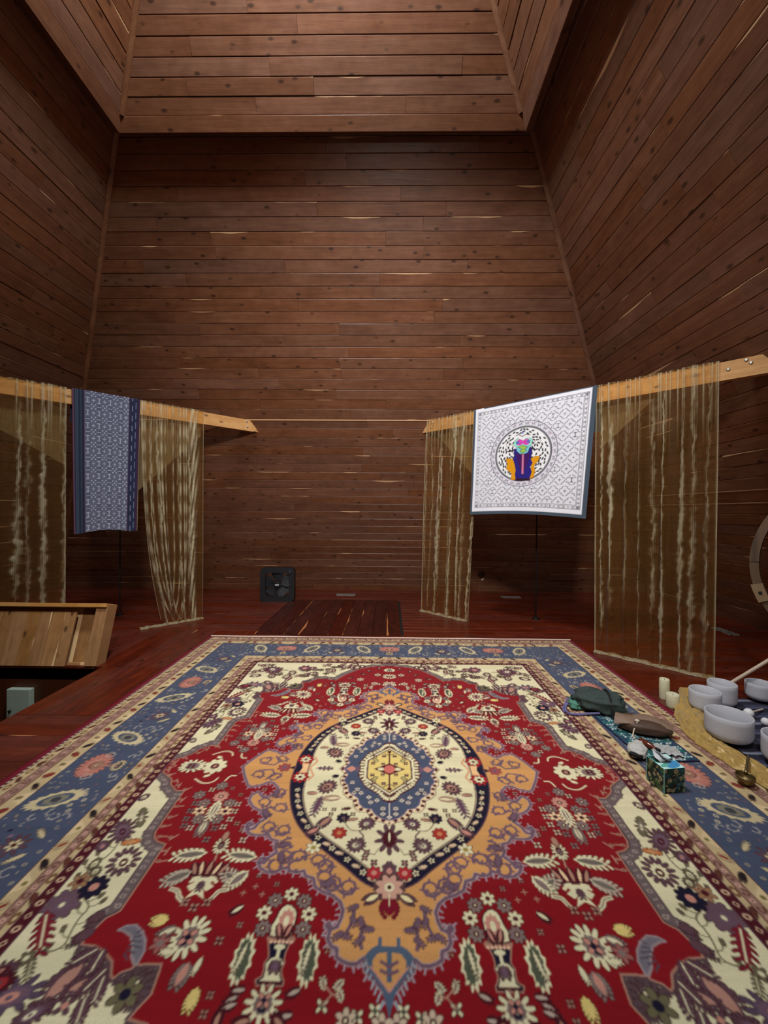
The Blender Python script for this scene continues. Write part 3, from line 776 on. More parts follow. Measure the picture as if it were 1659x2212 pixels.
for i, p in enumerate(sm):
    if i in (0, 1, 2): leafm(p, 0.035, 0.012, rr.uniform(0, 6), GREY, CREAM)
    elif i in (3, 4, 5): ros(p, 0.020, 4, CREAM, GREEN)
    elif i == 6: leafm(p, 0.09, 0.03, 0.9, GREY, CREAM)
    elif i in (7, 8, 9): ch.line([(p[0] - .01, p[1]), (p[0] + .01, p[1])], 0.004, TAN); ch.line([(p[0], p[1] - .01), (p[0], p[1] + .01)], 0.004, TAN)
    else: leafm(p, 0.05, 0.016, 0.7, CREAM, MAROON)
ch.line([sm[3], (0.165, 1.03), sm[0]], 0.005, TAN); ch.line([(0.165, 1.03), sm[2]], 0.005, TAN)
pl = P('pal_low')
pal(pl[0], 0.05, 0.055, math.pi / 2, (CREAM, GREY, NAVY), 22, 0.25); ros((pl[0][0], pl[0][1] - 0.01), 0.022, 4, PINK, NAVY)
for p in pl[1:]: leafm(p, 0.045, 0.014, rr.uniform(-.6, .6), (180, 160, 144), MAROON)
# big palmette by the corner scroll
pal((0.655, 0.885), 0.075, 0.060, 1.0, (CREAM, GREY, NAVY), 26, 0.22); ros((0.655, 0.885), 0.03, 4, PINK, NAVY); leafm((0.73, 0.868), 0.06, 0.02, 0.5, CREAM, GREY)
leafm((0.775, 0.832), 0.055, 0.024, 0.1, YELLOW); ros((0.735, 0.905), 0.03, 6, (150, 90, 84), GREY); leafm((0.70, 0.93), 0.04, 0.013, 0.0, CREAM)
leafm((0.62, 0.99), 0.07, 0.028, 1.4, PINK, GREY); leafm((0.585, 0.965), 0.05, 0.010, 1.4, CREAM); leafm((0.56, 1.05), 0.06, 0.02, 1.5, YELLOW)
# far part of the red field (and its mirror)
for p in ((0.24, 1.17), (0.12, 1.09), (0.02, 1.10), (0.10, 1.27)): ros(p, 0.03, 6, (200, 176, 150), MAROON, CREAM)
pal((0, 1.24), 0.05, 0.06, math.pi / 2, (CREAM, MAROON, PINK)); pal((0, 1.38), 0.04, 0.05, math.pi / 2, (CREAM, GREY, MAROON))
for p in ((0.40, 1.10), (0.47, 1.10), (0.33, 1.20), (0.18, 1.36), (0.22, 1.28), (0.09, 1.42), (0.30, 1.10)): leafm(p, 0.05, 0.016, rr.uniform(0, 6), TAN, MAROON)
for k in range(150):     # scattered buds
    p = (rr.uniform(0.03, 0.92), rr.uniform(0.02, 1.40))
    X, Y = int(p[0] / CRES), int(p[1] / CRES); r_ = 11
    sub_ = ch.a[max(0, Y - r_):Y + r_, max(0, X - r_):X + r_]
    if sub_.size and np.abs(sub_ - lin(RED)).max() < 1e-3 and p[0] > 0.16 + 0.0 * p[1]:
        ros(p, rr.uniform(0.010, 0.016), 4, TAN if k % 2 else (168, 120, 104), MAROON)
# ---- orange scroll medallion
org = [(0, 0), (0.80, 0.0)] + P('orange') + [(0.0, 1.055)]
oe = org[1:]
for i in range(2, len(oe) - 1):          # barbs outside the outline
    p = np.array(oe[i]); q = np.array(oe[i - 1]); dd = p - q; l = np.hypot(*dd) + 1e-6
    n = np.array((dd[1], -dd[0])) / l
    c = (p + q) / 2
    for sg in (1, -1):
        ch.line([c, c + n * sg * 0.022 + dd / l * 0.006], 0.006, (160, 140, 150))
ch.poly(org, ORANGE); ch.line(oe, 0.016, (168, 148, 152)); ch.line(oe, 0.011, MAUVE)
on = P('orn')
for i, p in enumerate(on):
    curl(p, 0.034, rr.uniform(0, 6), rr.uniform(7.5, 9.5), 0.011, MAUVE, True, 10, 4)
    if i in (2, 4, 8, 9, 15): leafm((p[0] + 0.012, p[1]), 0.06, 0.016, rr.uniform(0, 3), MAUVE)
o2 = P('orn2')
ch.line([o2[0], o2[1], o2[2]], 0.013, MAUVE); ch.line([o2[2], o2[3]], 0.012, MAUVE); ch.line([(0.088, 0.83), o2[4]], 0.014, MAUVE); ch.line([o2[4], (0.088, 0.905)], 0.012, MAUVE); ch.line([o2[1], o2[5], o2[6]], 0.012, MAUVE)
for p in o2[:7]: leafm(p, 0.045, 0.012, rr.uniform(0, 3), MAUVE)
ch.line([(0.70, 0.03), (0.63, 0.02), (0.60, 0.06), (0.64, 0.10)], 0.010, MAUVE); ros((0.568, 0.0), 0.036, 7, (150, 70, 70), MAUVE); ch.line([(0.53, 0), (0.49, 0.02)], 0.012, NAVY)
# blue pendant
TEAL = (78, 92, 112)
pd = P('pend'); pi_ = P('pendin')
ch.poly([(0, 0.895)] + pd[::-1][2:] + [(0.072, 0.935), (0.06, 0.97), (0.03, 1.0), (0.012, 1.04), (0.0, 1.085)], TEAL)
ch.poly([(0, 1.02), (0.02, 0.995), (0.05, 0.962), (0.052, 0.938), (0.038, 0.918), (0.0, 0.912)], ORANGE)
ch.line([(0.0, 0.91), (0.0, 0.99)], 0.018, TEAL); ch.line([(0.0, 0.955), (0.026, 0.94)], 0.010, MAUVE); ch.line([(0.0, 0.975), (0.026, 0.965)], 0.010, MAUVE); ch.line([(0.03, 0.90), (0.03, 0.872)], 0.013, TEAL)
ch.line([(0.0, 1.02), (0.03, 0.985), (0.058, 0.955)], 0.005, PINK)
for k in range(7): ch.line([(0.072 - 0.009 * k, 0.945 + 0.016 * k), (0.079 - 0.009 * k, 0.955 + 0.018 * k)], 0.005, (150, 160, 168))
# ---- cream oval with navy band
ov = smooth([(0.505, -0.06), (0.508, 0.06)] + P('ovout')[:-1] + [(0.03, 0.70), (-0.03, 0.70)], 1, False)
iv = smooth([(0.428, -0.06), (0.430, 0.06)] + P('ovin') + [(-0.03, 0.668)], 1, False)
ch.line(ov, 0.012, DK); ch.poly([(-0.05, -0.06)] + list(ov) + [(-0.05, 0.7)], NAVY); ch.line(iv, 0.013, (190, 170, 140)); ch.line(iv, 0.007, MAROON); ch.poly([(-0.05, -0.06)] + list(iv) + [(-0.05, 0.66)], CREAM)
mid = [((a[0] + b[0]) / 2, (a[1] + b[1]) / 2) for a, b in zip(P('ovout')[:12], P('ovin')[:12])]
mp = smooth(mid, 2, False); acc = 0; flip = 0
for p, q in zip(mp[:-1], mp[1:]):
    acc += math.hypot(q[0] - p[0], q[1] - p[1])
    if acc > 0.036:
        acc = 0; flip += 1
        if flip % 2: ros(q, 0.014, 5, CREAM, NAVY)
        else: leafm(q, 0.036, 0.010, math.atan2(q[1] - p[1], q[0] - p[0]) + 0.4, (214, 184, 150))
il = P('inn')
pal(il[0], 0.055, 0.03, 0, (MAUVE, (150, 80, 84), DK)); pal(il[1], 0.055, 0.045, 0.9, (DK, TAN, NAVY)); leafm(il[2], 0.13, 0.022, 1.4, MAUVE, None, MAROON, 0.5)
leafm(il[3], 0.08, 0.026, 0.9, TAN, DK); ros(il[4], 0.030, 8, NAVY, DK); ros(il[5], 0.032, 8, (160, 50, 40), (190, 120, 80)); pal(il[6], 0.040, 0.035, 0.6, (DK, MAUVE, CREAM)); pal(il[7], 0.042, 0.038, 0.5, (DK, GREY, CREAM))
for j in (8, 9, 10): ros(il[j], 0.015, 4, DK, TAN)
leafm(il[11], 0.045, 0.010, 0.2, MAROON); leafm(il[12], 0.035, 0.014, 0.3, NAVY); leafm(il[13], 0.08, 0.02, 0.1, CREAM, TAN)
for j in (14, 15, 16, 17): ros(il[j], 0.012, 4, OL, CREAM)
leafm(il[18], 0.05, 0.012, 0, TAN); leafm(il[19], 0.05, 0.008, 0.2, TAN)
ch.line(smooth([il[4], (0.19, 0.40), (0.16, 0.43), (0.10, 0.42), il[6]], 2, False), 0.005, OL); ch.line(smooth([(0.13, 0.43), (0.105, 0.46), il[7]], 2, False), 0.007, DK); ch.line([il[8], (0.06, 0.55), (0.045, 0.52)], 0.004, OL)
of = P('oval_fl')
for p in of[:2]: ros(p, 0.045, 9, (160, 30, 36), CREAM, NAVY); ros(p, 0.028, 7, CREAM, MAROON)
ch.poly([(0.44, -0.04), (0.48, -0.04), (0.47, 0), (0.48, 0.04), (0.44, 0.04)], (226, 180, 130)); ch.line([(0.43, 0.0), (0.40, 0.06), (0.42, 0.10)], 0.010, (206, 150, 110))
leafm(of[3], 0.06, 0.022, 0.6, PINK, DK); ros(of[4], 0.032, 6, CREAM, (150, 130, 70))
pal((0, 0.468), 0.085, 0.058, math.pi / 2, (DK, MAROON, (120, 30, 50)), 18, 0.16); ch.poly(oval((0, 0.465), 0.016, 0.05, 0, 12), MAROON); leafm((0, 0.458), 0.07, 0.012, math.pi / 2, CREAM, MAROON, None, 0.5)
ch.poly(oval((0, 0.62), 0.03, 0.04, 0, 14, 0.12), DK); ch.ell((0, 0.632), 0.012, 0.022, PINK); ros(of[10], 0.03, 7, (170, 40, 48), PINK)
ros((0, 0.692), 0.052, 8, (196, 150, 130), CREAM, MAROON, (90, 60, 60)); leafm((0.062, 0.735), 0.06, 0.022, 0.5, (230, 214, 160), DK, None, 0.4); leafm((0, 0.765), 0.07, 0.04, math.pi / 2, (120, 18, 36), None, None, 0.35); ch.line([(0, 0.72), (0, 0.762)], 0.006, CREAM)
# ---- blue lobed rosette and yellow heart
bo = [(0.275, -0.03)] + P('blue') + [(-0.05, 0.40)]; bi = [(0.244, -0.03)] + P('bluein') + [(-0.05, 0.37)]
ch.line(bo, 0.007, DK); ch.poly([(-0.05, -0.03)] + bo, (226, 200, 160))
bm_ = [((a[0] + b[0]) / 2, (a[1] + b[1]) / 2) for a, b in zip(smooth(bo, 2, False)[::3], smooth(bo, 2, False)[::3])]
k = 0; acc = 0
sb_ = smooth(bo, 2, False)
for p, q in zip(sb_[:-1], sb_[1:]):
    acc += math.hypot(q[0] - p[0], q[1] - p[1])
    if acc > 0.030:
        acc = 0; k += 1
        d_ = np.array((q[0] - 0.0, q[1])); d_ = d_ / (np.hypot(*d_) + 1e-6); c = np.array(q) - d_ * 0.013
        ch.poly(oval(c, 0.013, 0.012, math.atan2(d_[1], d_[0]), 4), MAROON)
ch.line(bi, 0.008, (150, 120, 140)); ch.poly([(-0.05, -0.03)] + bi, BLUE)
for p in ((0.0, 0.345), (0.03, 0.325), (0.03, 0.29), (0.09, 0.25), (0.06, 0.235), (0.10, 0.215), (0.16, 0.16), (0.14, 0.185), (0.175, 0.185), (0.19, 0.11)): ros(p, 0.013, 6, (214, 204, 190), MAROON)
ch.line([(0, 0.25), (0, 0.345)], 0.004, (214, 204, 190)); ch.poly(oval((0.205, 0), 0.03, 0.026, 0, 4), PINK); ch.ell((0.165, 0), 0.02, 0.022, MAUVE)
hm = [(0.168, -0.03)] + P('hexm') + [(-0.05, 0.26)]
ch.poly([(-0.05, -0.03)] + hm, MAROON)
for p, q in zip(hm[:-1], hm[1:]):
    for f_ in (0.25, 0.75):
        c = np.array(p) * (1 - f_) + np.array(q) * f_; ch.poly(oval(c * 0.90, 0.014, 0.009, math.atan2(c[1], c[0]), 8, 0.3), CREAM)
ho = [(-0.05, -0.02), (0.124, -0.02), (0.121, 0.075), (0.062, 0.13), (0.0, 0.186), (-0.05, 0.19)]
ch.poly([(x * 1.10, y * 1.07) for x, y in ho], CREAM); ch.poly(ho, DK); ch.poly([(x * 0.93, y * 0.95) for x, y in ho], YELLOW)
ch.poly([(0, -0.05), (0.085, 0), (0, 0.05)], MAROON); ch.poly(oval((0.045, 0), 0.02, 0.012, 0, 8), CREAM); ch.ell((0, 0), 0.030, 0.034, ROSE)
for p in ((0.035, 0.045), (0.03, 0.115), (0.08, 0.11), (0.09, 0.05)): ros(p, 0.012, 4, DK, TAN)
ch.line([(0, 0.05), (0, 0.16)], 0.008, MAROON); ch.line([(0, 0.12), (0.03, 0.14)], 0.006, DK); ch.ell((0, 0.155), 0.012, 0.012, MAROON); leafm((0.075, 0.075), 0.045, 0.012, 0.8, (190, 176, 120), OL)
# ---- borders; d = distance from the selvedge, s = distance along
def band(d0, d1, col):
    W, H = 1.985, 2.30
    for (a, b) in ((d0, d1),):
        ch.poly([(W - b, -0.01), (W - a, -0.01), (W - a, H - a), (-0.01, H - a), (-0.01, H - b), (W - b, H - b)], col)
def along(d, step, fn, phase=0.0):
    W, H = 1.985, 2.30
    n = int((H - d) / step)
    for i in range(n + 1):
        s = (i + phase) * (H - d) / max(n, 1)
        if s <= H - d - step * 0.2 and s > -1e-6: fn((W - d, s), 0, i)
    n = int((W - d) / step)
    for i in range(n + 1):
        s = (i + phase) * (W - d) / max(n, 1)
        if s <= W - d - step * 0.2: fn((s, H - d), 1, i)
def rt(p, v, dx, dy):     # dx towards the selvedge, dy along the border
    return (p[0] + dx, p[1] + dy) if v == 0 else (p[0] + dy, p[1] + dx)
BG_ = (190, 165, 124); PKB = (148, 112, 98); BR = (96, 50, 40)
band(0.0, 0.036, (110, 18, 36)); band(0.036, 0.052, MAROON); band(0.052, 0.100, BG_); band(0.100, 0.104, BR); band(0.104, 0.160, PKB); band(0.160, 0.165, BR); band(0.165, 0.238, BG_); band(0.238, 0.242, BR)
band(0.242, 0.600, BLUE); band(0.600, 0.604, BR); band(0.604, 0.655, BG_); band(0.655, 0.659, BR); band(0.659, 0.695, PKB); band(0.695, 0.699, BR); band(0.699, 0.722, BG_); band(0.722, 0.726, DK); band(0.726, 0.770, MAROON); band(0.770, 0.776, DK)
along(0.044, 0.030, lambda p, v, i: ch.poly(oval(p, 0.009, 0.009, 0, 4), (196, 180, 160)))
def flw(p, v, i):
    if i % 2: ch.ell(p, *( (0.014, 0.024) if v == 0 else (0.024, 0.014)), (120, 84, 56)); ch.ell(p, 0.007, 0.009, BG_)
    else: leafm(p, 0.05, 0.011, math.pi / 2 + 0.5 if v == 0 else 0.5, BR)
along(0.076, 0.062, flw)
def tnd(p, v, i):
    curl(p, 0.018, 0.5 * i, 0.5 * i + 5, 0.006, BR, True, 8); ch.ell(rt(p, v, 0.004, 0.03), 0.010, 0.010, (206, 160, 140)); ch.ell(rt(p, v, 0.004, 0.03), 0.005, 0.005, MAROON)
along(0.132, 0.070, tnd)
def scal(p, v, i):
    # reciprocal trefoils against the blue ground
    if i % 3 == 0: ch.poly([rt(p, v, -0.036, -0.05), rt(p, v, 0.012, -0.018), rt(p, v, 0.026, 0.0), rt(p, v, 0.012, 0.018), rt(p, v, -0.036, 0.05)], (210, 184, 142)); leafm(rt(p, v, 0.0, 0.0), 0.03, 0.012, 0.3, (130, 110, 70))
    elif i % 3 == 1: leafm(p, 0.05, 0.018, math.pi / 4, (130, 50, 40))
    else: leafm(p, 0.055, 0.014, 2.2, (36, 26, 30))
along(0.204, 0.085, scal)
def scal2(p, v, i):
    if i % 3 == 0: leafm(p, 0.05, 0.018, math.pi / 4, (130, 50, 40), BG_)
    elif i % 3 == 1: leafm(p, 0.055, 0.013, 2.2, (36, 26, 30))
    else: ch.poly([rt(p, v, 0.025, -0.05), rt(p, v, -0.010, -0.018), rt(p, v, -0.022, 0.0), rt(p, v, -0.010, 0.018), rt(p, v, 0.025, 0.05)], (210, 184, 142)); ch.ell(p, 0.010, 0.010, (120, 110, 60))
along(0.628, 0.085, scal2)
along(0.677, 0.062, lambda p, v, i: (curl(p, 0.014, i, i + 4.5, 0.006, BR), ch.ell(rt(p, v, 0, 0.03), 0.009, 0.009, (220, 170, 150)), ch.ell(rt(p, v, 0, 0.03), 0.004, 0.004, MAROON)))
along(0.711, 0.075, flw)
along(0.748, 0.045, lambda p, v, i: (ch.poly(oval(p, 0.015 if i % 2 else 0.012, 0.013, 0, 8 if i % 2 else 4), (196, 160, 130)), ch.ell(p, 0.006, 0.006, MAROON)))
# main blue border: pink palmettes and toothed cream leaves, with vines between
LC = (196, 178, 138)
def mainb(p, v, i):
    q = i % 4
    if q == 0:
        c = rt(p, v, 0.045, 0.0)
        pal(c, *((0.075, 0.11) if v == 0 else (0.11, 0.075)), 0.0, ((176, 112, 98), (188, 132, 116), (140, 80, 74)), 40, 0.07)
        c2 = rt(p, v, 0.03, 0); pal(c2, 0.03, 0.04, 0, (TAN, (120, 80, 70), LC)); c3 = rt(p, v, -0.085, 0.01); pal(c3, 0.032, 0.038, 0.3, (LC, NAVY, GREY)); ch.line([c2, c3], 0.006, TAN)
    elif q in (1, 3):
        c = rt(p, v, 0.035, 0.0); l = (0.105, 0.052) if v == 0 else (0.052, 0.105)
        ro = (0.45 if q == 1 else -0.45) * (1 if v == 0 else -1)
        ch.poly(oval(c, l[0] * 1.15, l[1] * 1.1, ro, 34, 0.10), LC); ch.poly(oval(c, l[0] * 0.72, l[1] * 0.76, ro, 20), BLUE); ch.poly(oval(c, l[0] * 0.5, l[1] * 0.6, ro, 16, 0.1), (122, 116, 100)); ch.poly(oval(c, l[0] * 0.22, l[1] * 0.4, ro, 10), (60, 60, 66))
        for k_ in range(5): c4 = rt(p, v, -0.06 - 0.02 * (k_ % 3), -0.07 + 0.035 * k_); ch.ell(c4, 0.011, 0.011, (190, 176, 150)); ch.ell(c4, 0.005, 0.005, NAVY)
    else:
        c = rt(p, v, -0.01, 0); pal(c, 0.06, 0.06, 0.2, (DK, BLUE, MAROON), 18, 0.2); ros(c, 0.03, 6, LC, MAROON)
        for k_ in range(6): ch.poly(oval(rt(p, v, 0.075 - 0.03 * (k_ % 2), -0.075 + 0.03 * k_), 0.012, 0.010, 0.5, 6), (132, 96, 112) if k_ % 2 else (40, 34, 60))
        for sg in (-1, 1): leafm(rt(p, v, -0.075, 0.06 * sg), 0.07, 0.013, 0.7 * sg, LC)
    for k_ in range(4):
        c5 = rt(p, v, rr.uniform(-0.15, 0.15), rr.uniform(0.08, 0.13)); a = rr.uniform(0, 6)
        curl(c5, rr.uniform(0.018, 0.03), a, a + rr.uniform(2.5, 4.5), 0.005, (168, 158, 150), True, 8, 3)
along(0.421, 0.235, mainb)
for k in range(1500):      # small hooks, dots and buds filling the blue ground
    if rr.random() < 0.54: p = (rr.uniform(1.40, 1.73), rr.uniform(0.0, 2.04))
    else: p = (rr.uniform(0.0, 1.72), rr.uniform(1.72, 2.04))
    X, Y = int(p[0] / CRES), int(p[1] / CRES); r_ = 10
    sub_ = ch.a[max(0, Y - r_):Y + r_, max(0, X - r_):X + r_]
    if sub_.size and np.abs(sub_ - lin(BLUE)).max() < 1e-3:
        q = k % 5; a = rr.uniform(0, 6.28)
        if q == 0: curl(p, 0.013, a, a + 3.5, 0.004, (150, 140, 132), True, 6)
        elif q == 1: ch.ell(p, 0.009, 0.008, (158, 146, 128)); ch.ell(p, 0.004, 0.004, (50, 46, 60))
        elif q == 2: leafm(p, 0.03, 0.007, a, (134, 124, 116))
        elif q == 3: ch.poly(oval(p, 0.010, 0.006, a, 5), (104, 78, 90))
        else: ch.line([p, (p[0] + 0.012 * math.cos(a), p[1] + 0.012 * math.sin(a))], 0.004, (168, 156, 132))
quarter = ch.a
full = np.concatenate([quarter[:, ::-1], quarter], 1)       # mirror left / right
full = np.concatenate([full[::-1], full], 0)                # mirror far / near; row index grows towards the camera
def blur(a):
    b = a.copy(); b[1:] += a[:-1]; b[:-1] += a[1:]; b[1:-1] /= 3; b[0] /= 2; b[-1] /= 2
    c = b.copy(); c[:, 1:] += b[:, :-1]; c[:, :-1] += b[:, 1:]; c[:, 1:-1] /= 3; c[:, 0] /= 2; c[:, -1] /= 2
    return c
full = blur(full)
def sample(a, fx, fy):
    fx = np.clip(fx, 0, a.shape[1] - 1.001); fy = np.clip(fy, 0, a.shape[0] - 1.001)
    x0 = fx.astype(int); y0 = fy.astype(int); tx = (fx - x0)[..., None]; ty = (fy - y0)[..., None]
    return (a[y0, x0] * (1 - tx) + a[y0, x0 + 1] * tx) * (1 - ty) + (a[y0 + 1, x0] * (1 - tx) + a[y0 + 1, x0 + 1] * tx) * ty
def np_mesh(name, V, F, mat, dye=None, fold=None, smooth_=True):
    me = bpy.data.meshes.new(name)
    V = np.ascontiguousarray(V, np.float32); F = np.ascontiguousarray(F, np.int32)
    me.vertices.add(len(V)); me.vertices.foreach_set('co', V.ravel())
    me.loops.add(F.size); me.loops.foreach_set('vertex_index', F.ravel())
    me.polygons.add(len(F)); me.polygons.foreach_set('loop_start', np.arange(0, F.size, 4, dtype=np.int32))
    me.polygons.foreach_set('loop_total', np.full(len(F), 4, np.int32))
    me.polygons.foreach_set('use_smooth', np.full(len(F), smooth_, bool))
    me.update(calc_edges=True)
    if dye is not None:
        at = me.color_attributes.new('dye', 'FLOAT_COLOR', 'POINT')
        c = np.ones((len(V), 4), np.float32); c[:, :3] = dye
        at.data.foreach_set('color', c.ravel())
    if fold is not None:
        at = me.attributes.new('fold', 'FLOAT', 'POINT'); at.data.foreach_set('value', np.ascontiguousarray(fold, np.float32))
    me.materials.append(mat); me.validate()
    return me
def np_faces(nu, nv):
    i, j = np.meshgrid(np.arange(nu), np.arange(nv)); b = (j * (nu + 1) + i).ravel()
    return np.stack([b, b + 1, b + nu + 2, b + nu + 1], 1)
# ------------------------------------------------------------------ the rug
RCX, RCY, RHW, RHL = 0.010, 2.20, 1.985, 2.30
rug = tag(empty('rug', (RCX, RCY, 0)), 'large red and cream oriental rug with blue floral border and orange medallion', 'rug')
xs = np.linspace(-RHW, RHW, 1051)
ys = [-RHL]; y = -RHL
while y < RHL:
    Y = y + RCY
    st = 0.02 if Y < 0.35 else 0.007 if Y < 0.85 else 0.0034 * max(1.0, (Y / 1.1) ** 1.25)
    y = min(RHL, y + st); ys.append(y)
ys = np.array(ys)
GX, GY = np.meshgrid(xs, ys)
und = 0.0016 * np.sin(GX * 5.1 + GY * 2.3) + 0.0012 * np.sin(GY * 7.7 - GX * 3.1)
ex = np.minimum(RHW - np.abs(GX), RHL - np.abs(GY))
GZ = 0.011 + und - 0.006 * np.exp(-ex / 0.006)
dye = sample(full, GX / CRES + full.shape[1] / 2, -GY / CRES + full.shape[0] / 2)
# wool abrash and a little wear
dye = dye * (1 + 0.05 * np.sin(GY * 31 + 3 * np.sin(GX * 1.3)) * np.sin(GX * 2.1 + GY * 9))[..., None]
nx = len(xs) - 1; ny = len(ys) - 1
F_ = np_faces(nx, ny)
V_ = np.stack([GX, GY, GZ], -1).reshape(-1, 3)
M_RUG = cloth_attr('knotted_wool_pile', 0.95, (420, 300, 300), 0.26, 0.10, abrash=0.14)
pile = link('pile', np_mesh('pile', V_, F_, M_RUG, dye.reshape(-1, 3)), rug)
M_SELV = plain('rug_selvedge', rgba(104, 20, 34), 0.95, spec=0.1)
M_FRINGE = plain('rug_end_fringe', rgba(214, 200, 186), 0.95, spec=0.1)
for sx in (-1, 1):
    obj('selvedge', tube([(sx * RHW, y_, 0.0065) for y_ in np.linspace(-RHL, RHL, 24)], 0.006, 8), M_SELV, rug)
pts = [(x_, 0.0065 + 0.0) for x_ in np.linspace(-RHW, RHW, 80)]
for sy in (-1, 1):
    obj('end_fringe', tube([(x_, sy * (RHL + 0.004 + 0.004 * math.sin(x_ * 9)), 0.008) for x_ in np.linspace(-RHW, RHW, 90)], 0.008, 8), M_FRINGE, rug)

# ------------------------------------------------------------------ hanging tapestries
def cloth_grid(nu, nv, fn):
    i, j = np.meshgrid(np.linspace(0, 1, nu + 1), np.linspace(0, 1, nv + 1)); return fn(i.ravel(), j.ravel())
def hung(name, s, t0, t1, top, hem_fn, n_out, sway, nu, nv, mat, dye_fn, parent, t0b=None, t1b=None, thick=0.0):
    """cloth hung over beam side s between t0 and t1; u runs left to right in the room view, v from hem to top"""
    t0b = t0 if t0b is None else t0b; t1b = t1 if t1b is None else t1b
    def fn(u, v):
        w = 1 - v
        t = (t0 + (t1 - t0) * u) * v + (t0b + (t1b - t0b) * u) * w
        h = hem_fn(u) * w + top * v
        n = n_out + sway(u, w)
        q = n / math.sqrt(2)
        X = AX + s * (BG + t) - s * q; Y = YB - t - q
        return np.stack([X, Y, h], 1), u, v
    V, u, v = cloth_grid(nu, nv, fn)
    V = V - np.array(parent.location)
    me = np_mesh(name, V, np_faces(nu, nv), mat, dye_fn(u, v))
    return link(name, me, parent)
M_TAP = cloth_attr('printed_cotton', 0.9, (300, 300), 0.06, 0.1, transl=0.08)

# white square cloth with the round emblem ------------------------------------------------
TW = 1.36
tc_ = Chart(1, 1, 1 / 520, (224, 224, 234))
ch_save = ch; ch = tc_
LN = (52, 48, 62); DKB = (72, 84, 98)
def ring_poly(r, n=72, c=(0.47, 0.53)): return [(c[0] + r * math.cos(2 * math.pi * i / n), c[1] + r * math.sin(2 * math.pi * i / n)) for i in range(n)]
# ground: stitched quatrefoils, crosses and little I shapes
tr_ = random.Random(8)
st = 0.088
for j in range(-1, 13):
    for i in range(-1, 13):
        c = (0.04 + i * st + (st / 2 if j % 2 else 0), 0.03 + j * st)
        r_ = st * 0.46
        pts_ = []
        for k in range(48):
            a = 2 * math.pi * k / 48; rad = r_ * (0.72 + 0.26 * abs(math.cos(2 * a)) ** 0.5)
            pts_.append((c[0] + rad * math.cos(a), c[1] + rad * math.sin(a)))
        for k in range(0, 48, 2):
            if k % 12 != 0: tc_.line([pts_[k], pts_[(k + 2) % 48]], 0.0048, (88, 84, 98))
        if (i + j) % 2: tc_.line([(c[0] - .012, c[1]), (c[0] + .012, c[1])], 0.0035, LN); tc_.line([(c[0], c[1] - .012), (c[0], c[1] + .012)], 0.0035, LN)
        elif (i * 7 + j * 3) % 4 == 0:
            for yy in (-.016, .016): tc_.line([(c[0] - .011, c[1] + yy), (c[0] + .011, c[1] + yy)], 0.005, (44, 38, 60))
            tc_.line([(c[0], c[1] - .016), (c[0], c[1] + .016)], 0.004, (44, 38, 60))
        else: tc_.ell(c, .006, .006, (130, 126, 136))
# frame border
def rect(x0, x1, y0, y1): return [(x0, y0), (x1, y0), (x1, y1), (x0, y1)]
for (x0, x1, y0, y1) in ((0, 1, 0.925, 1), (0, 1, 0, 0.105), (0, 0.085, 0, 1), (0.91, 1, 0, 1)): tc_.poly(rect(x0, x1, y0, y1), (236, 236, 246))
for a, b in ((0.045, 0.078),):
    for q in (a, b): tc_.line(rect(q, 0.995 - q, q + 0.02, 1.0 - q * 0.85), 0.0034, LN, True)
def glyph(c, v, i):
    d = 0.010
    f = (lambda x, y: (c[0] + x, c[1] + y)) if v == 0 else (lambda x, y: (c[0] + y, c[1] + x))
    if i % 3 == 2:
        tc_.line([f(-d, -d), f(d, d)], 0.0034, LN); tc_.line([f(-d, d), f(d, -d)], 0.0034, LN)
    else:
        tc_.line([f(-d * 1.6, -d * .9), f(-d * .4, -d), f(0, d * .4), f(d * .4, -d), f(d * 1.6, -d * .9)], 0.0034, LN)
        tc_.line([f(-d * 1.6, d * .9), f(-d * .8, d * .2), f(0, d), f(d * .8, d * .2), f(d * 1.6, d * .9)], 0.0034, LN)
for i in range(26):
    p_ = 0.07 + i * 0.0345
    glyph((p_, 0.9468), 0, i); glyph((p_, 0.0815), 0, i); glyph((0.0615, p_ + 0.01), 1, i); glyph((0.9335, p_ + 0.01), 1, i)
# emblem disc
tc_.poly(ring_poly(0.288), LN); tc_.poly(ring_poly(0.283), (222, 220, 232)); tc_.poly(ring_poly(0.243), LN); tc_.poly(ring_poly(0.238), (120, 122, 130)); tc_.poly(ring_poly(0.226), (236, 236, 240))
for i in range(30):
    a = 2 * math.pi * i / 30; c = (0.47 + 0.263 * math.cos(a), 0.53 + 0.263 * math.sin(a)); tx, ty = -math.sin(a), math.cos(a)
    g_ = lambda x, y: (c[0] + tx * x + math.cos(a) * y, c[1] + ty * x + math.sin(a) * y)
    tc_.line([g_(-.022, .008), g_(-.01, .012), g_(-.004, -.004), g_(.008, -.008), g_(.014, .006), g_(.022, .010)], 0.0036, (70, 56, 84) if i % 3 else (150, 100, 130))
    tc_.line([g_(-.016, -.010), g_(0, .010), g_(.016, -.010)], 0.003, LN)
for i in range(900):
    a = tr_.uniform(0, 6.283); r_ = 0.222 * math.sqrt(tr_.uniform(0.1, 0.93)); c = (0.47 + r_ * math.cos(a), 0.53 + r_ * math.sin(a))
    if abs(c[0] - 0.475) < 0.075 and c[1] < 0.70: continue
    X, Y = int(c[0] * 520), int(c[1] * 520)
    if np.abs(tc_.a[Y - 5:Y + 6, X - 5:X + 6] - lin((236, 236, 240))).max() > 0.02: continue
    tc_.ell(c, 0.0145, 0.0068, (40, 48, 52), a + 1.57 + tr_.uniform(-.7, .7), 10)
def TP(*v): return [(v[i] / 1000, v[i + 1] / 1000) for i in range(0, len(v), 2)]
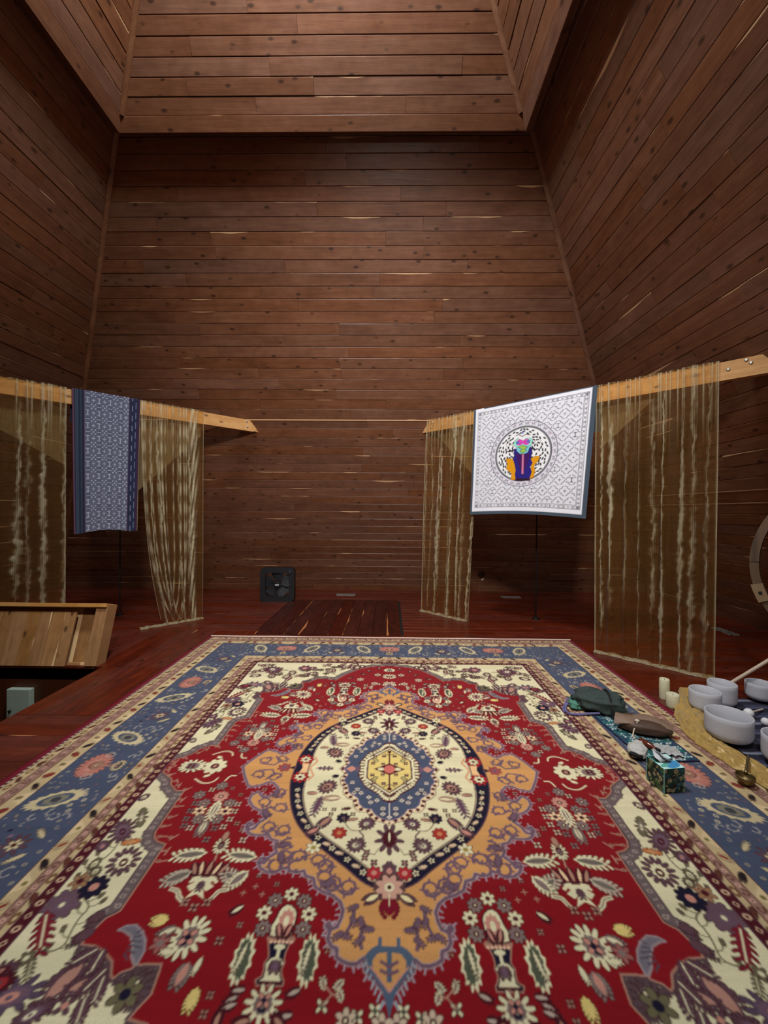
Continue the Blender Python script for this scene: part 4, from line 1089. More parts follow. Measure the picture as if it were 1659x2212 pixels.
for g_, c_ in ((TP(327,499,373,492,396,487,407,445,424,409,413,360,416,307,379,305,382,362,333,407,342,449), (222, 152, 22)), (TP(617,498,606,459,574,420,585,373,575,319,541,306,551,361,554,408,544,456,549,483,583,497), (222, 152, 22)),
               (TP(390,578,542,578,551,550,547,510,542,477,559,442,540,409,557,367,546,327,541,300,425,297,413,353,418,388,407,438,388,495,401,529), (44, 34, 128)), (TP(412,528,535,521,510,431,481,340,445,435), (66, 22, 96)), (TP(467,523,480,522,487,353,472,354), (214, 120, 176)), (TP(423,314,537,310,549,292,417,297), (46, 26, 40)),
               (TP(392,647,420,668,458,647,466,639,493,660,529,659,551,637,540,598,525,572,516,539,489,528,445,532,417,562,411,597,387,620), (150, 232, 204))):
    tc_.line(g_, 0.006, (70, 30, 70) if c_[0] < 200 else (150, 90, 30), True); tc_.poly(g_, c_)
tc_.poly(TP(411,597,540,598,525,572,516,539,489,528,445,532,417,562), (128, 200, 214))
for c_, r_, k_ in ((TP(438,632)[0], 0.033, (214, 70, 180)), (TP(499,629)[0], 0.033, (214, 70, 180)), (TP(421,632)[0], 0.017, (96, 110, 190)), (TP(516,632)[0], 0.017, (96, 110, 190))): tc_.ell(c_, r_, r_ * 0.8, k_)
tc_.poly(TP(465,605,513,584,486,569,505,554,467,534,443,556,464,568,426,592), (156, 196, 84)); tc_.line(TP(465,605,513,584,486,569,505,554,467,534,443,556,464,568,426,592), 0.004, (60, 90, 70), True)
tc_.poly(TP(322,567,354,554,391,564,382,582,368,570,356,581,345,568), (44, 20, 44)); tc_.poly(TP(543,561,579,551,606,555,591,566,578,559,566,575,557,566,542,581), (44, 20, 44))
tc_.line(TP(400,694,425,705,460,681,491,697,527,686), 0.006, (70, 30, 40)); tc_.poly(TP(459,735,471,716,462,697,450,719), (130, 130, 190))
for sx in (-1, 1): tc_.line([(0.47 + sx * .08, .60), (0.47 + sx * .12, .64), (0.47 + sx * .15, .63), (0.47 + sx * .14, .60)], 0.0034, (120, 90, 90))
# dark edging left, right, bottom, and a sliver at the top
for r_ in (rect(0, 0.022, 0, 1), rect(0.966, 1, 0, 1), rect(0, 1, 0, 0.028), rect(0.1, 1, 0.990, 1)): tc_.poly(r_, DKB)
ch = ch_save
tap = blur(tc_.a)
e = tag(empty('hanging_tapestry', tuple(beam_pt(1, 1.07, BH + 0.005))), 'white square tapestry with round bird-like emblem hung over the right beam', 'tapestry')
hung('cloth', 1, 0.555, 1.585, BH + 0.012, lambda u: 1.375 - 0.03 * u + 0.028 * np.sin(np.pi * u) , 0.034, lambda u, w: 0.012 * np.sin(u * 9 + 1) * w + 0.006 * np.sin(u * 23 + w * 3) * w ** 0.5 + 0.035 * w * w * np.cos(u * 3), 330, 330, M_TAP,
     lambda u, v: sample(tap, u * 519, v * 519), e, 0.54, 1.50)
back = lambda u: 2.25 + 0 * u
hung('back_flap', 1, 0.56, 1.58, BH + 0.012, back, -0.10, lambda u, w: 0.01 * np.sin(u * 12), 30, 10, M_TAP, lambda u, v: np.tile(lin(DKB), (len(u), 1)), e)
hung('fold_over', 1, 0.56, 1.58, BH + 0.012, lambda u: BH + 0.012 + 0 * u, 0.034, lambda u, w: -0.134 * w, 30, 6, M_TAP, lambda u, v: np.tile(lin((196, 196, 206)), (len(u), 1)), e)

# blue grey woven runner ------------------------------------------------
tl = Chart(0.43, 1.0, 1 / 640, (96, 98, 118))
ch = tl
LI = (176, 182, 204)
for j in range(12):
    for i in range(5):
        x_ = 0.092 + i * 0.0690; y_ = 0.03 + j * 0.0905
        # I with a bar between, and the ring of dashes round the cross half way to the next column
        for yy in (-.0165, .0165): tl.line([(x_ - .0125, y_ + yy), (x_ + .0125, y_ + yy)], 0.0044, LI)
        tl.line([(x_, y_ - .0165), (x_, y_ + .0165)], 0.0046, LI)
        tl.line([(x_ - .0125, y_ + .0452), (x_ + .0125, y_ + .0452)], 0.0044, LI)
        tl.ell((x_, y_ + .0452), .015, .012, (78, 80, 100)); tl.line([(x_ - .0125, y_ + .0452), (x_ + .0125, y_ + .0452)], 0.0044, LI)
        cx = x_ + 0.0345
        tl.line([(cx - .010, y_), (cx + .010, y_)], 0.0036, LI); tl.line([(cx, y_ - .013), (cx, y_ + .013)], 0.0036, LI)
        tl.ell((cx, y_ + .0452), .0042, .0055, LI)
        for sx in (-1, 1):
            for sy in (-1, 1):
                tl.ell((cx + sx * .012, y_ + sy * .031), .0062, .0042, LI, sx * sy * 0.7, 8)
                tl.line([(cx + sx * .020, y_ + sy * .012), (cx + sx * .026, y_ + sy * .022), (cx + sx * .016, y_ + sy * .038)], 0.0022, (64, 66, 86))
for x0, x1, c_ in ((0, 0.072, (38, 46, 66)), (0.005, 0.010, (130, 70, 90)), (0.020, 0.024, (84, 96, 110)), (0.030, 0.033, (84, 96, 110)), (0.050, 0.053, (70, 84, 96)), (0.062, 0.072, (52, 34, 56)),
                  (0.358, 0.43, (38, 42, 68)), (0.353, 0.360, (56, 36, 62)), (0.410, 0.420, (62, 36, 62)), (0.426, 0.43, (170, 140, 90))): tl.poly(rect(x0, x1, 0, 1), c_)
for j in range(14):
    tl.poly(rect(0.374, 0.377, j * 0.075, j * 0.075 + 0.04), (150, 160, 184)); tl.poly(rect(0.397, 0.400, j * 0.075 + 0.02, j * 0.075 + 0.07), (130, 140, 170))
ch = ch_save
tl_a = blur(tl.a)
e = tag(empty('hanging_tapestry', tuple(beam_pt(-1, 1.22, BH + 0.005))), 'long blue grey woven cloth with small I pattern hung over the left beam', 'tapestry')
hung('cloth', -1, 1.445, 0.99, BH + 0.012, lambda u: 1.14 + 0.025 * u + 0.03 * np.sin(np.pi * np.clip(u * 1.2 - 0.05, 0, 1)), 0.034, lambda u, w: 0.008 * np.sin(u * 8) * w + 0.03 * w * w, 160, 380, M_TAP,
     lambda u, v: sample(tl_a, u * (tl_a.shape[1] - 1), v * (tl_a.shape[0] - 1)), e, 1.43, 1.015)
hung('back_flap', -1, 1.445, 0.99, BH + 0.012, lambda u: 2.35 + 0 * u, -0.10, lambda u, w: 0.01 * np.sin(u * 12), 20, 10, M_TAP, lambda u, v: np.tile(lin((70, 74, 96)), (len(u), 1)), e)
hung('fold_over', -1, 1.445, 0.99, BH + 0.012, lambda u: BH + 0.012 + 0 * u, 0.034, lambda u, w: -0.134 * w, 20, 6, M_TAP, lambda u, v: np.tile(lin((96, 98, 118)), (len(u), 1)), e)

# ------------------------------------------------------------------ sheer gold curtains over the beams
M_SHEER = sheer_mat('gold_organza', rgba(158, 116, 52), rgba(214, 201, 164))
VN = np.random.RandomState(4).uniform(-1, 1, (40, 98)); VN[:, 97] = VN[:, 0]
def curtain(label, s, t0, t1, t0b, t1b, seed, n_streaks, flap, nu=220, nv=170, pool=0.03, extra=None, amp=1.0):
    """u runs left to right in the room view"""
    e = tag(empty('sheer_curtain', tuple(beam_pt(s, (t0b + t1b) / 2, 0.0))), label, 'curtain', 'sheer gold curtains')
    rg = random.Random(seed); off = np.array(e.location)
    st_ = []
    for k in range(n_streaks):
        c = (k + rg.uniform(0.1, 0.9)) / n_streaks
        st_.append((c, rg.uniform(0.014, 0.036), amp * rg.uniform(0.32, 0.66), rg.uniform(0, 6), rg.uniform(0.004, 0.02), rg.uniform(-0.1, 0.25), rg.uniform(0.8, 1.3)))
    gath = [(rg.random(), rg.uniform(.004, .009)) for _ in range(n_streaks * 3)]
    def dens(u, w):
        d = np.zeros_like(u); disp = np.zeros_like(u)
        for k, (c, wd, am, ph, dr, w0, w1) in enumerate(st_):
            vn = lambda q, o: np.interp((q + o * 17.3) % 97.0, np.arange(98), VN[(k * 7 + seed) % 40])
            cc = c + dr * vn(w * 4, 1) + 0.006 * vn(w * 17, 2) + 0.003 * vn(w * 60, 3)
            wid = wd * np.clip(0.75 + 0.5 * vn(w * 7, 4) + 0.35 * w, 0.15, 2)
            jag = np.where(u > cc, 0.32 * vn(w * 45, 5) + 0.28 * vn(w * 110, 6), 0.32 * vn(w * 45, 7) + 0.28 * vn(w * 110, 8))
            g = 1 / (1 + np.exp(np.clip((np.abs(u - cc) / wid - 0.6 - jag) / 0.16, -30, 30)))
            vis = np.clip((w - w0 + 0.1) / 0.1, 0, 1) * np.clip((w1 - w) / 0.15, 0, 1)
            rag = np.clip(0.72 + 0.35 * vn(w * 30 + u * 55, 9) + 0.25 * np.sin(u * 500 + ph), 0.2, 1)
            d = np.maximum(d, am * g * vis * rag); disp += 0.03 * g * (0.4 + 0.6 * w)
        for c, wd in gath:       # small gathers where the cloth leaves the beam
            g = np.exp(-((u - c) / wd) ** 2) * np.clip(1 - w / 0.28, 0, 1)
            d = np.maximum(d, 0.5 * g); disp += 0.010 * g
        ed = np.minimum(u, 1 - u)
        d = np.maximum(d, 0.42 * np.exp(-(ed / 0.012) ** 2))
        return d, disp
    def build(name, nsgn, top, hem, tt0, tt1, tb0, tb1, nu, nv, base, dens_on=True):
        u, v = np.meshgrid(np.linspace(0, 1, nu + 1), np.linspace(0, 1, nv + 1)); u = u.ravel(); v = v.ravel(); w = 1 - v
        d, disp = dens(u, w) if dens_on else (0 * u, 0 * u)
        h = hem(u) * w + top * v
        t = (tt0 + (tt1 - tt0) * u) * v + (tb0 + (tb1 - tb0) * u) * w
        if extra and dens_on: t, h, d = extra(u, w, t, h, d)
        n = nsgn + np.sign(nsgn) * (disp + 0.012 * np.sin(u * 40 + seed) * np.clip(w * 4, 0.15, 1) + 0.01 * np.sin(u * 17 + w * 4)) * (1 if dens_on else 0.5)
        q = n / math.sqrt(2)
        V = np.stack([AX + s * (BG + t) - s * q, YB - t - q, h], 1) - off
        me = np_mesh(name, V, np_faces(nu, nv), M_SHEER, None, base + d)
        return link(name, me, e)
    build('front_sheet', 0.022, BH + 0.010, lambda u: 0.012 + 0.008 * np.sin(u * 30), t0, t1, t0b, t1b, nu, nv, 0.15)
    f0, f1 = flap
    build('back_flap', -0.092, BH + 0.010, lambda u: np.clip(BH - (f0 + (f1 - f0) * u), 1.4, BH - 0.03), t0, t1, t0, t1, 60, 24, 0.36, False)
    # cloth lying over the top of the beam
    u, v = np.meshgrid(np.linspace(0, 1, 61), np.linspace(0, 1, 5)); u = u.ravel(); v = v.ravel()
    n = 0.022 - 0.114 * v; q = n / math.sqrt(2); t = t0 + (t1 - t0) * u
    V = np.stack([AX + s * (BG + t) - s * q, YB - t - q, BH + 0.010 + 0.004 * np.sin(u * 50)], 1) - off
    link('fold_over', np_mesh('fold_over', V, np_faces(60, 4), M_SHEER, None, 0.35 + 0.2 * np.sin(u * 90)), e)
    # hem lying in a soft roll on the floor
    u, v = np.meshgrid(np.linspace(0, 1, 91), np.linspace(0, 1, 9)); u = u.ravel(); v = v.ravel()
    rad = pool * (0.7 + 0.5 * np.array([mnoise.noise(Vector((a * 14, seed, 0))) for a in u]))
    a = math.pi * v
    n = 0.02 + rad * np.cos(a) * 1.7 + 0.01 * np.sin(u * 25); h = np.abs(rad * np.sin(a)) + 0.004; q = n / math.sqrt(2); t = t0b + (t1b - t0b) * u
    V = np.stack([AX + s * (BG + t) - s * q, YB - t - q, h], 1) - off
    link('hem', np_mesh('hem', V, np_faces(90, 8), M_SHEER, None, 0.38 + 0.25 * np.sin(u * 70 + v * 9) ** 2), e)
    return e
curtain('sheer gold curtain at the left picture edge, behind the raised hatch', -1, 2.35, 1.475, 2.35, 1.475, 21, 10, (0.05, 0.80), amp=0.8)
def swag(u, w, t, h, d):
    # the left part of this curtain is slack: its folds swing down in loops and gather to the right
    pull = (1 - u) ** 1.1 * w ** 2.4
    h = h + 0.42 * np.clip(0.30 - u, 0, 1) ** 1.6 * np.clip((w - 0.75) / 0.25, 0, 1)
    for c0, c1, wb, am in ((0.02, 0.60, 0.97, 0.55), (0.14, 0.48, 0.92, 0.45), (0.30, 0.66, 0.99, 0.6), (0.24, 0.36, 0.90, 0.4), (0.05, 0.70, 1.0, 0.5)):
        k = np.clip(w / wb, 0, 1); m = (c0 + c1) / 2
        for sg in (-1, 1):
            uc = m + sg * (c1 - c0) / 2 * (1 - k ** 5) ** 0.6
            d = np.maximum(d, am * np.exp(-((u - uc) / 0.016) ** 2) * (w < wb) * (0.7 + 0.3 * np.sin(w * 70)))
    d = np.maximum(d, 0.8 * np.exp(-((u - 0.80 - 0.03 * np.sin(w * 6)) / 0.06) ** 2) * (0.6 + 0.4 * np.sin(w * 50 + u * 80)))
    return t - 0.16 * pull, h, d
curtain('narrow swagged gold curtain between the blue grey cloth and the beam end', -1, 0.985, 0.475, 0.985, 0.475, 33, 5, (1.05, 0.30), extra=swag)
curtain('narrow gold curtain between the beam end and the white tapestry', 1, 0.0, 0.60, -0.06, 0.50, 47, 9, (0.1, 0.95))
curtain('wide sheer gold curtain right of the white tapestry', 1, 1.572, 2.255, 1.572, 2.245, 58, 9, (0.62, -0.25), nu=240)

# ------------------------------------------------------------------ things on the floor at the back
M_BLK = plain('black_plastic', rgba(26, 26, 30), 0.45)
M_BLK2 = plain('black_grille', rgba(34, 35, 40), 0.5)
fan = tag(empty('box_fan', (-1.735, 6.34, 0)), 'black box fan standing against the front wall beside the trap door', 'fan')
fan.rotation_euler = (0, 0, R(4))
FS = 0.262
def rrect(hw, r, n=6):
    pts = []
    for cx, cy, a0 in ((hw - r, hw - r, 0), (-hw + r, hw - r, 90), (-hw + r, -hw + r, 180), (hw - r, -hw + r, 270)):
        for k in range(n + 1):
            a = R(a0 + 90 * k / n); pts.append((cx + r * math.cos(a), cy + r * math.sin(a)))
    return pts
def frame_ring(hw, r, inner, y0, y1):
    o_ = rrect(hw, r); n = len(o_); V = []
    i_ = [(inner * math.cos(math.atan2(p[1], p[0])) * (1.0), inner * math.sin(math.atan2(p[1], p[0]))) for p in o_]
    for y_ in (y0, y1):
        V += [(p[0], y_, p[1] + FS) for p in o_]; V += [(p[0], y_, p[1] + FS) for p in i_]
    F = []
    for k in range(n):
        k2 = (k + 1) % n
        F += [[k, k2, n + k2, n + k], [2 * n + k2, 2 * n + k, 3 * n + k, 3 * n + k2], [k2, k, 2 * n + k, 2 * n + k2], [n + k, n + k2, 3 * n + k2, 3 * n + k]]
    return V, F
obj('housing', frame_ring(FS, 0.06, 0.232, -0.065, 0.065), M_BLK, fan)
hub = obj('motor', xf(lathe([(0.055, -0.03), (0.06, 0.0), (0.06, 0.05), (0, 0.05)], 24), Matrix.Translation((0, 0, FS)) @ Matrix.Rotation(R(90), 4, 'X')), M_BLK, fan)
for k in range(5):
    a = 2 * math.pi * k / 5 + 0.35; V = []
    for i in range(7):
        r_ = 0.05 + 0.165 * i / 6; wd = 0.35 + 0.28 * math.sin(math.pi * (0.2 + 0.7 * i / 6))
        for sg in (-1, 1):
            V.append((r_ * math.cos(a + sg * wd), -0.012 + sg * 0.028, FS + r_ * math.sin(a + sg * wd)))
    V += [(x, y + 0.004, z) for x, y, z in V]
    F = [[2 * i, 2 * i + 1, 2 * i + 3, 2 * i + 2] for i in range(6)] + [[14 + 2 * i, 14 + 2 * i + 2, 14 + 2 * i + 3, 14 + 2 * i + 1] for i in range(6)]
    obj('blade', (V, F), plain('fan_blade', rgba(46, 48, 54), 0.5), fan, smooth=True)
gr = []
for q in range(1, 12): gr.append(tube([(0.02 * q * math.cos(2 * math.pi * k / 36), -0.066, FS + 0.02 * q * math.sin(2 * math.pi * k / 36)) for k in range(37)], 0.0016, 5, False))
for k in range(10):
    a = 2 * math.pi * k / 10; gr.append(tube([(0.03 * math.cos(a), -0.067, FS + 0.03 * math.sin(a)), (0.235 * math.cos(a), -0.067, FS + 0.235 * math.sin(a))], 0.0022, 5))
obj('grille', join(*gr), M_BLK2, fan)
lb = obj('badge', xf(lathe([(0.042, 0), (0.042, 0.006), (0.036, 0.010), (0, 0.010)], 28), Matrix.Translation((0, -0.066, FS)) @ Matrix.Rotation(R(90), 4, 'X')), M_BLK, fan)
obj('name_plate', rbox(-0.030, 0.030, -0.080, -0.074, FS - 0.008, FS + 0.008, 0.002, 1), plain('pale_plate', rgba(214, 216, 222), 0.4), lb)
kn = obj('knob', xf(lathe([(0.034, 0), (0.034, 0.014), (0.028, 0.02), (0, 0.02)], 24), Matrix.Translation((0.195, -0.065, FS + 0.195)) @ Matrix.Rotation(R(90), 4, 'X')), M_BLK2, fan)
# fix feet
for sx in (-1, 1): obj('foot', rbox(sx * 0.17 - 0.04, sx * 0.17 + 0.04, -0.085, 0.085, 0.0, 0.012, 0.003, 1), M_BLK, fan)

M_VENT = plain('brushed_metal_register', rgba(176, 172, 168), 0.4, 0.6)
def vent(x, y, rz, label):
    e = tag(empty('floor_vent', (x, y, 0), (0, 0, rz)), label, 'vent', 'metal floor vents')
    L_, W_ = 0.165, 0.055
    obj('frame', join(box(-L_, L_, -W_, -W_ + 0.014, 0, 0.006), box(-L_, L_, W_ - 0.014, W_, 0, 0.006), box(-L_, -L_ + 0.014, -W_, W_, 0, 0.006), box(L_ - 0.014, L_, -W_, W_, 0, 0.006), box(-0.006, 0.006, -W_, W_, 0, 0.006)), M_VENT, e)
    obj('well', box(-L_ + 0.01, L_ - 0.01, -W_ + 0.01, W_ - 0.01, 0.0, 0.001), M_DARK, e)
    for k in range(18):
        xx = -L_ + 0.022 + k * (2 * L_ - 0.044) / 17
        obj('slat', xf(box(-0.004, 0.004, -W_ + 0.012, W_ - 0.012, -0.001, 0.001), Matrix.Translation((xx, 0, 0.004)) @ Matrix.Rotation(R(25 if k < 9 else 0), 4, 'Y')), M_VENT, e)
vent(-0.725, 6.86, 0, 'metal floor vent at the foot of the front wall beside the trap door')
vent(2.02, 6.78, 0, 'metal floor vent in the dark corner below the white tapestry')
vent(4.02, 4.93, R(90), 'metal floor vent beside the right wall, partly behind the wide curtain')
# small wall fitting right of the narrow curtain, with a white tag
M_FIT = plain('dark_fitting', rgba(52, 34, 28), 0.4)
wf = tag(empty('wall_fitting'), 'round dark wall fitting with a white tag low on the front wall', 'fitting')
wf.matrix_world = frame(0) @ Matrix.Translation((2.31, 0.40, 0.02))
obj('plate', lathe([(0.06, 0), (0.06, 0.01), (0.05, 0.016), (0, 0.016)], 26), M_FIT, wf)
obj('tag', xf(rbox(-0.016, 0.016, -0.028, 0.028, 0, 0.004, 0.002, 1), Matrix.Translation((0.03, -0.10, 0.02)) @ Matrix.Rotation(-0.5, 4, 'Z')), plain('white_tag', rgba(226, 214, 210), 0.5), wf)
obj('cord', tube([(0, 0, 0.016), (0.012, -0.04, 0.03), (0.024, -0.078, 0.022)], 0.0025, 6), M_FIT, wf)

# ------------------------------------------------------------------ gong hoop at the right edge
M_HOOP = wood('ash_hoop', rgba(70, 54, 42), rgba(92, 72, 56), rgba(110, 88, 68), rgba(190, 160, 120), sapamt=0, rough=0.55)
M_STICKD = plain('worn_maple', rgba(128, 104, 78), 0.55)
hoop = tag(empty('gong_stand', (3.30, 2.72, 0), (0, 0, R(-50))), 'round wooden hoop stand at the right picture edge behind the bowls', 'stand')
HR, HC = 0.70, 1.03
def arc_seg(a0, a1, ri, ro, y0, y1, n=10):
    V, F = [], []
    for k in range(n + 1):
        a = a0 + (a1 - a0) * k / n
        for r_, y_ in ((ri, y0), (ro, y0), (ro, y1), (ri, y1)): V.append((r_ * math.cos(a), y_, HC + r_ * math.sin(a)))
    for k in range(n):
        for q in range(4): F.append([k * 4 + q, k * 4 + (q + 1) % 4, k * 4 + 4 + (q + 1) % 4, k * 4 + 4 + q])
    F += [[3, 2, 1, 0], [4 * n, 4 * n + 1, 4 * n + 2, 4 * n + 3]]
    return V, F
for k in range(8):
    obj('hoop_segment', arc_seg(k * math.pi / 4 + 0.004, (k + 1) * math.pi / 4 - 0.004, HR - 0.055, HR, -0.03 + 0.004 * (k % 2), 0.03), M_HOOP, hoop)
for k in (0, 2, 4, 5, 6):
    a = k * math.pi / 4 + (0.35 if k == 4 else 0)
    br = obj('joint_plate', arc_seg(a - 0.10, a + 0.10, HR - 0.06, HR + 0.012, -0.045, -0.031, 5), M_STICKD, hoop)
    obj('bolt', xf(lathe([(0.012, 0), (0.012, 0.006), (0, 0.008)], 12), Matrix.Translation(((HR - 0.027) * math.cos(a), -0.045, HC + (HR - 0.027) * math.sin(a))) @ Matrix.Rotation(R(90), 4, 'X')), M_BLK, br)
for sx in (-1, 1):
    obj('leg', xf(rbox(-0.035, 0.035, -0.03, 0.03, 0.0, 0.52, 0.004, 1), Matrix.Translation((sx * 0.36, 0, 0))), M_HOOP, hoop)
    obj('foot', rbox(sx * 0.36 - 0.04, sx * 0.36 + 0.04, -0.24, 0.24, 0.0, 0.06, 0.006, 1), M_HOOP, hoop)

# ------------------------------------------------------------------ singing bowls
def bowl_mat():
    m, nt, out = newmat('frosted_quartz'); N = NT(nt)
    tc = N.n('ShaderNodeTexCoord'); nz = N.noise(tc.outputs['Object'], 160, 2, 0.6)
    c = N.mix(nz, rgba(204, 204, 212), rgba(232, 232, 238))
    bs = N.n('ShaderNodeBsdfPrincipled'); N.l(c, bs.inputs['Base Color']); bs.inputs['Roughness'].default_value = 0.55
    bs.inputs['Specular IOR Level'].default_value = 0.3
    tr = N.n('ShaderNodeBsdfTranslucent'); N.l(c, tr.inputs[0])
    mx = N.n('ShaderNodeMixShader'); mx.inputs[0].default_value = 0.38; N.l(bs.outputs[0], mx.inputs[1]); N.l(tr.outputs[0], mx.inputs[2])
    bp = N.n('ShaderNodeBump'); bp.inputs['Strength'].default_value = 0.15; bp.inputs['Distance'].default_value = 0.001; N.l(nz, bp.inputs['Height']); N.l(bp.outputs[0], bs.inputs['Normal'])
    N.l(mx.outputs[0], out.inputs[0]); return m
M_BOWL = bowl_mat()
M_RING = plain('black_rubber_ring', rgba(20, 18, 20), 0.7)
def bowl(x, y, r, h, label):
    e = tag(empty('singing_bowl', (x, y, 0.012)), label, 'bowl', 'frosted crystal singing bowls')
    b = r * 0.42; pr = [(0, 0.012), (r * 0.30, 0.013)]
    for k in range(9):
        a = R(90 * k / 8); pr.append((r * 0.52 + (r - r * 0.52) * math.sin(a), 0.014 + b * (1 - math.cos(a))))
    pr += [(r * 1.0, h * 0.55), (r * 1.0, h * 0.8), (r * 1.005, h - 0.004), (r * 1.0 - 0.004, h), (r - 0.009, h - 0.003), (r - 0.010, h * 0.6)]
    for k in range(8, -1, -1):
        a = R(90 * k / 8); pr.append(((r * 0.52 + (r - r * 0.52) * math.sin(a)) - 0.010, 0.024 + b * (1 - math.cos(a))))
    pr += [(0, 0.023)]
    obj('body', lathe(pr, 56), M_BOWL, e, smooth=True)
    obj('rubber_ring', lathe([(r * 0.38, 0), (r * 0.46, 0.0), (r * 0.48, 0.008), (r * 0.44, 0.0155), (r * 0.38, 0.0135), (r * 0.38, 0.0)], 32), M_RING, e, smooth=True)
    return e
bowl(2.095, 2.535, 0.120, 0.165, 'largest frosted white bowl, front left of the group beside the gold cloth')
bowl(2.235, 2.905, 0.094, 0.150, 'frosted white bowl at the left end of the group beside the candles')
bowl(2.43, 3.00, 0.088, 0.165, 'frosted white bowl standing right behind the large bowl')
bowl(2.775, 3.08, 0.088, 0.135, 'shallow frosted white bowl standing alone at the back right')
bowl(2.205, 2.27, 0.115, 0.165, 'frosted white bowl cut off by the right picture edge')
# dark striped cloth under the bowls
mt = Chart(1, 1, 1 / 200, (30, 28, 46)); ch = mt
for k in range(10):
    mt.poly(rect(0.0, 1, 0.06 + k * 0.1, 0.075 + k * 0.1), (150, 154, 172) if k % 3 == 0 else (92, 96, 122)); mt.poly(rect(0, 1, 0.09 + k * 0.1, 0.1 + k * 0.1), (70, 74, 100))
ch = ch_save
ec = tag(empty('bowl_cloth', (2.45, 2.62, 0.0)), 'dark navy cloth with pale stripes spread under the white bowls', 'cloth')
u, v = np.meshgrid(np.linspace(0, 1, 81), np.linspace(0, 1, 81)); u = u.ravel(); v = v.ravel()
V = np.stack([-0.36 + u * 0.78 , -0.62 + v * 1.12, 0.005 + 0.0025 * np.sin(u * 17 + v * 9) + 0.0025 * np.sin(v * 23)], 1)
V[:, 0] += 0.10 * (v - 0.5)
link('cloth', np_mesh('cloth', V, np_faces(80, 80), cloth_attr('striped_cotton', 0.95), sample(blur(mt.a), u * 199, v * 199)), ec)
# gold cloth edging
M_GOLD = plain('gold_satin', rgba(172, 138, 70), 0.42, 0.1, 0.5, 0.4, 55, 0.9, sheen=0.3)
gpath = [(2.37, 3.20), (2.19, 3.00), (2.06, 2.81), (1.955, 2.62), (1.945, 2.45), (1.975, 2.28), (1.99, 2.12), (2.02, 1.95), (2.05, 1.75)]
eg = tag(empty('gold_scarf', (1.97, 2.5, 0.0)), 'crumpled gold satin scarf lying along the rug edge in front of the bowls', 'scarf')
gp = [np.array(p) for p in smooth(gpath, 3, False)]
NU = 120; NVv = 36; V = []
for i in range(NU + 1):
    f = i / NU * (len(gp) - 1.001); k = int(f); p = gp[k] * (1 - f + k) + gp[k + 1] * (f - k); d_ = gp[k + 1] - gp[k]; d_ = d_ / (np.hypot(*d_) + 1e-9); n_ = np.array((-d_[1], d_[0]))
    wd = 0.085 + 0.02 * mnoise.noise(Vector((i * 0.13, 3, 0)))
    for j in range(NVv + 1):
        w = (j / NVv - 0.5) * 2
        z = 0.020 + 0.022 * (1 - w * w) + 0.030 * (1 - abs(w)) * mnoise.noise(Vector((i * 0.10, w * 3.0, 1))) + 0.022 * (1 - abs(w) ** 3) * mnoise.noise(Vector((i * 0.26 + w * 2, w * 5.5, 7))) 
        ed = 0.014 * mnoise.noise(Vector((i * 0.3, w * 2, 9)))
        q = p + n_ * (w * wd + ed) + d_ * 0.02 * mnoise.noise(Vector((i * .2, w * 4, 5)))
        V.append((q[0] - 1.97, q[1] - 2.5, max(0.016, z) if abs(w) < 0.97 else 0.0155))
link('cloth', np_mesh('cloth', V, np_faces(NVv, NU), M_GOLD), eg)
# candles
M_WAX = plain('ivory_wax', rgba(226, 222, 190), 0.5, 0, 0.4, 0.05, 12, transl=0.3)
for x, y, r_, h_, lab in ((2.095, 3.12, 0.034, 0.150, 'tall slim ivory candle standing beside the white bowls'), (2.068, 2.99, 0.042, 0.095, 'short thick ivory candle in front of the tall one')):
    e = tag(empty('pillar_candle', (x, y, 0)), lab, 'candle', 'ivory candles')
    tp_ = r_ * 0.18
    obj('wax', lathe([(r_ * 0.97, 0), (r_, 0.004), (r_ * 1.02, h_ * 0.5), (r_ * 0.99, h_ - 0.006), (r_ * 0.9, h_), (r_ * 0.6, h_ - 0.010), (0, h_ - 0.014)], 32), M_WAX, e, smooth=True)
    obj('wick', tube([(0, 0, h_ - 0.015), (0.001, 0, h_ - 0.004), (0.003, 0, h_ + 0.003)], 0.0013, 6), M_BLK, e)
# mallets
M_BALL = plain('white_rubber', rgba(236, 234, 236), 0.5, transl=0.1)
M_STICK = plain('pale_stick', rgba(206, 186, 164), 0.5)
def mallet(p0, p1, r_, label, mat=M_BALL):
    e = tag(empty('mallet', p0), label, 'mallet', 'bowl mallets')
    obj('head', ball(r_, (0, 0, 0)), mat, e, smooth=True)
    obj('handle', tube([(0, 0, 0), tuple(b - a for a, b in zip(p0, p1))], 0.006, 10), M_STICK, e)
mallet((2.475, 2.83, 0.038), (2.66, 2.93, 0.018), 0.030, 'white ball mallet lying just right of the largest bowl')
mallet((2.49, 2.72, 0.034), (2.46, 2.50, 0.016), 0.026, 'small white ball mallet in front of the other mallet heads')
m_, nt, out = newmat('striped_yarn'); N = NT(nt); tcn = N.n('ShaderNodeTexCoord'); wv = N.n('ShaderNodeTexWave'); wv.inputs['Scale'].default_value = 22; N.l(tcn.outputs['Object'], wv.inputs['Vector'])
bsn = N.n('ShaderNodeBsdfPrincipled'); bsn.inputs['Roughness'].default_value = 0.9; N.l(N.ramp(wv.outputs[1], [(0.4, rgba(214, 214, 226)), (0.6, rgba(70, 76, 130))]), bsn.inputs['Base Color']); N.l(bsn.outputs[0], out.inputs[0])
mallet((2.62, 2.745, 0.056), (2.88, 2.62, 0.02), 0.046, 'mallet with blue and white striped yarn head at the picture edge', m_)
rd = tag(empty('leaning_stick', (2.53, 3.20, 0.0)), 'pale wooden stick leaning up to the right behind the bowls', 'stick')
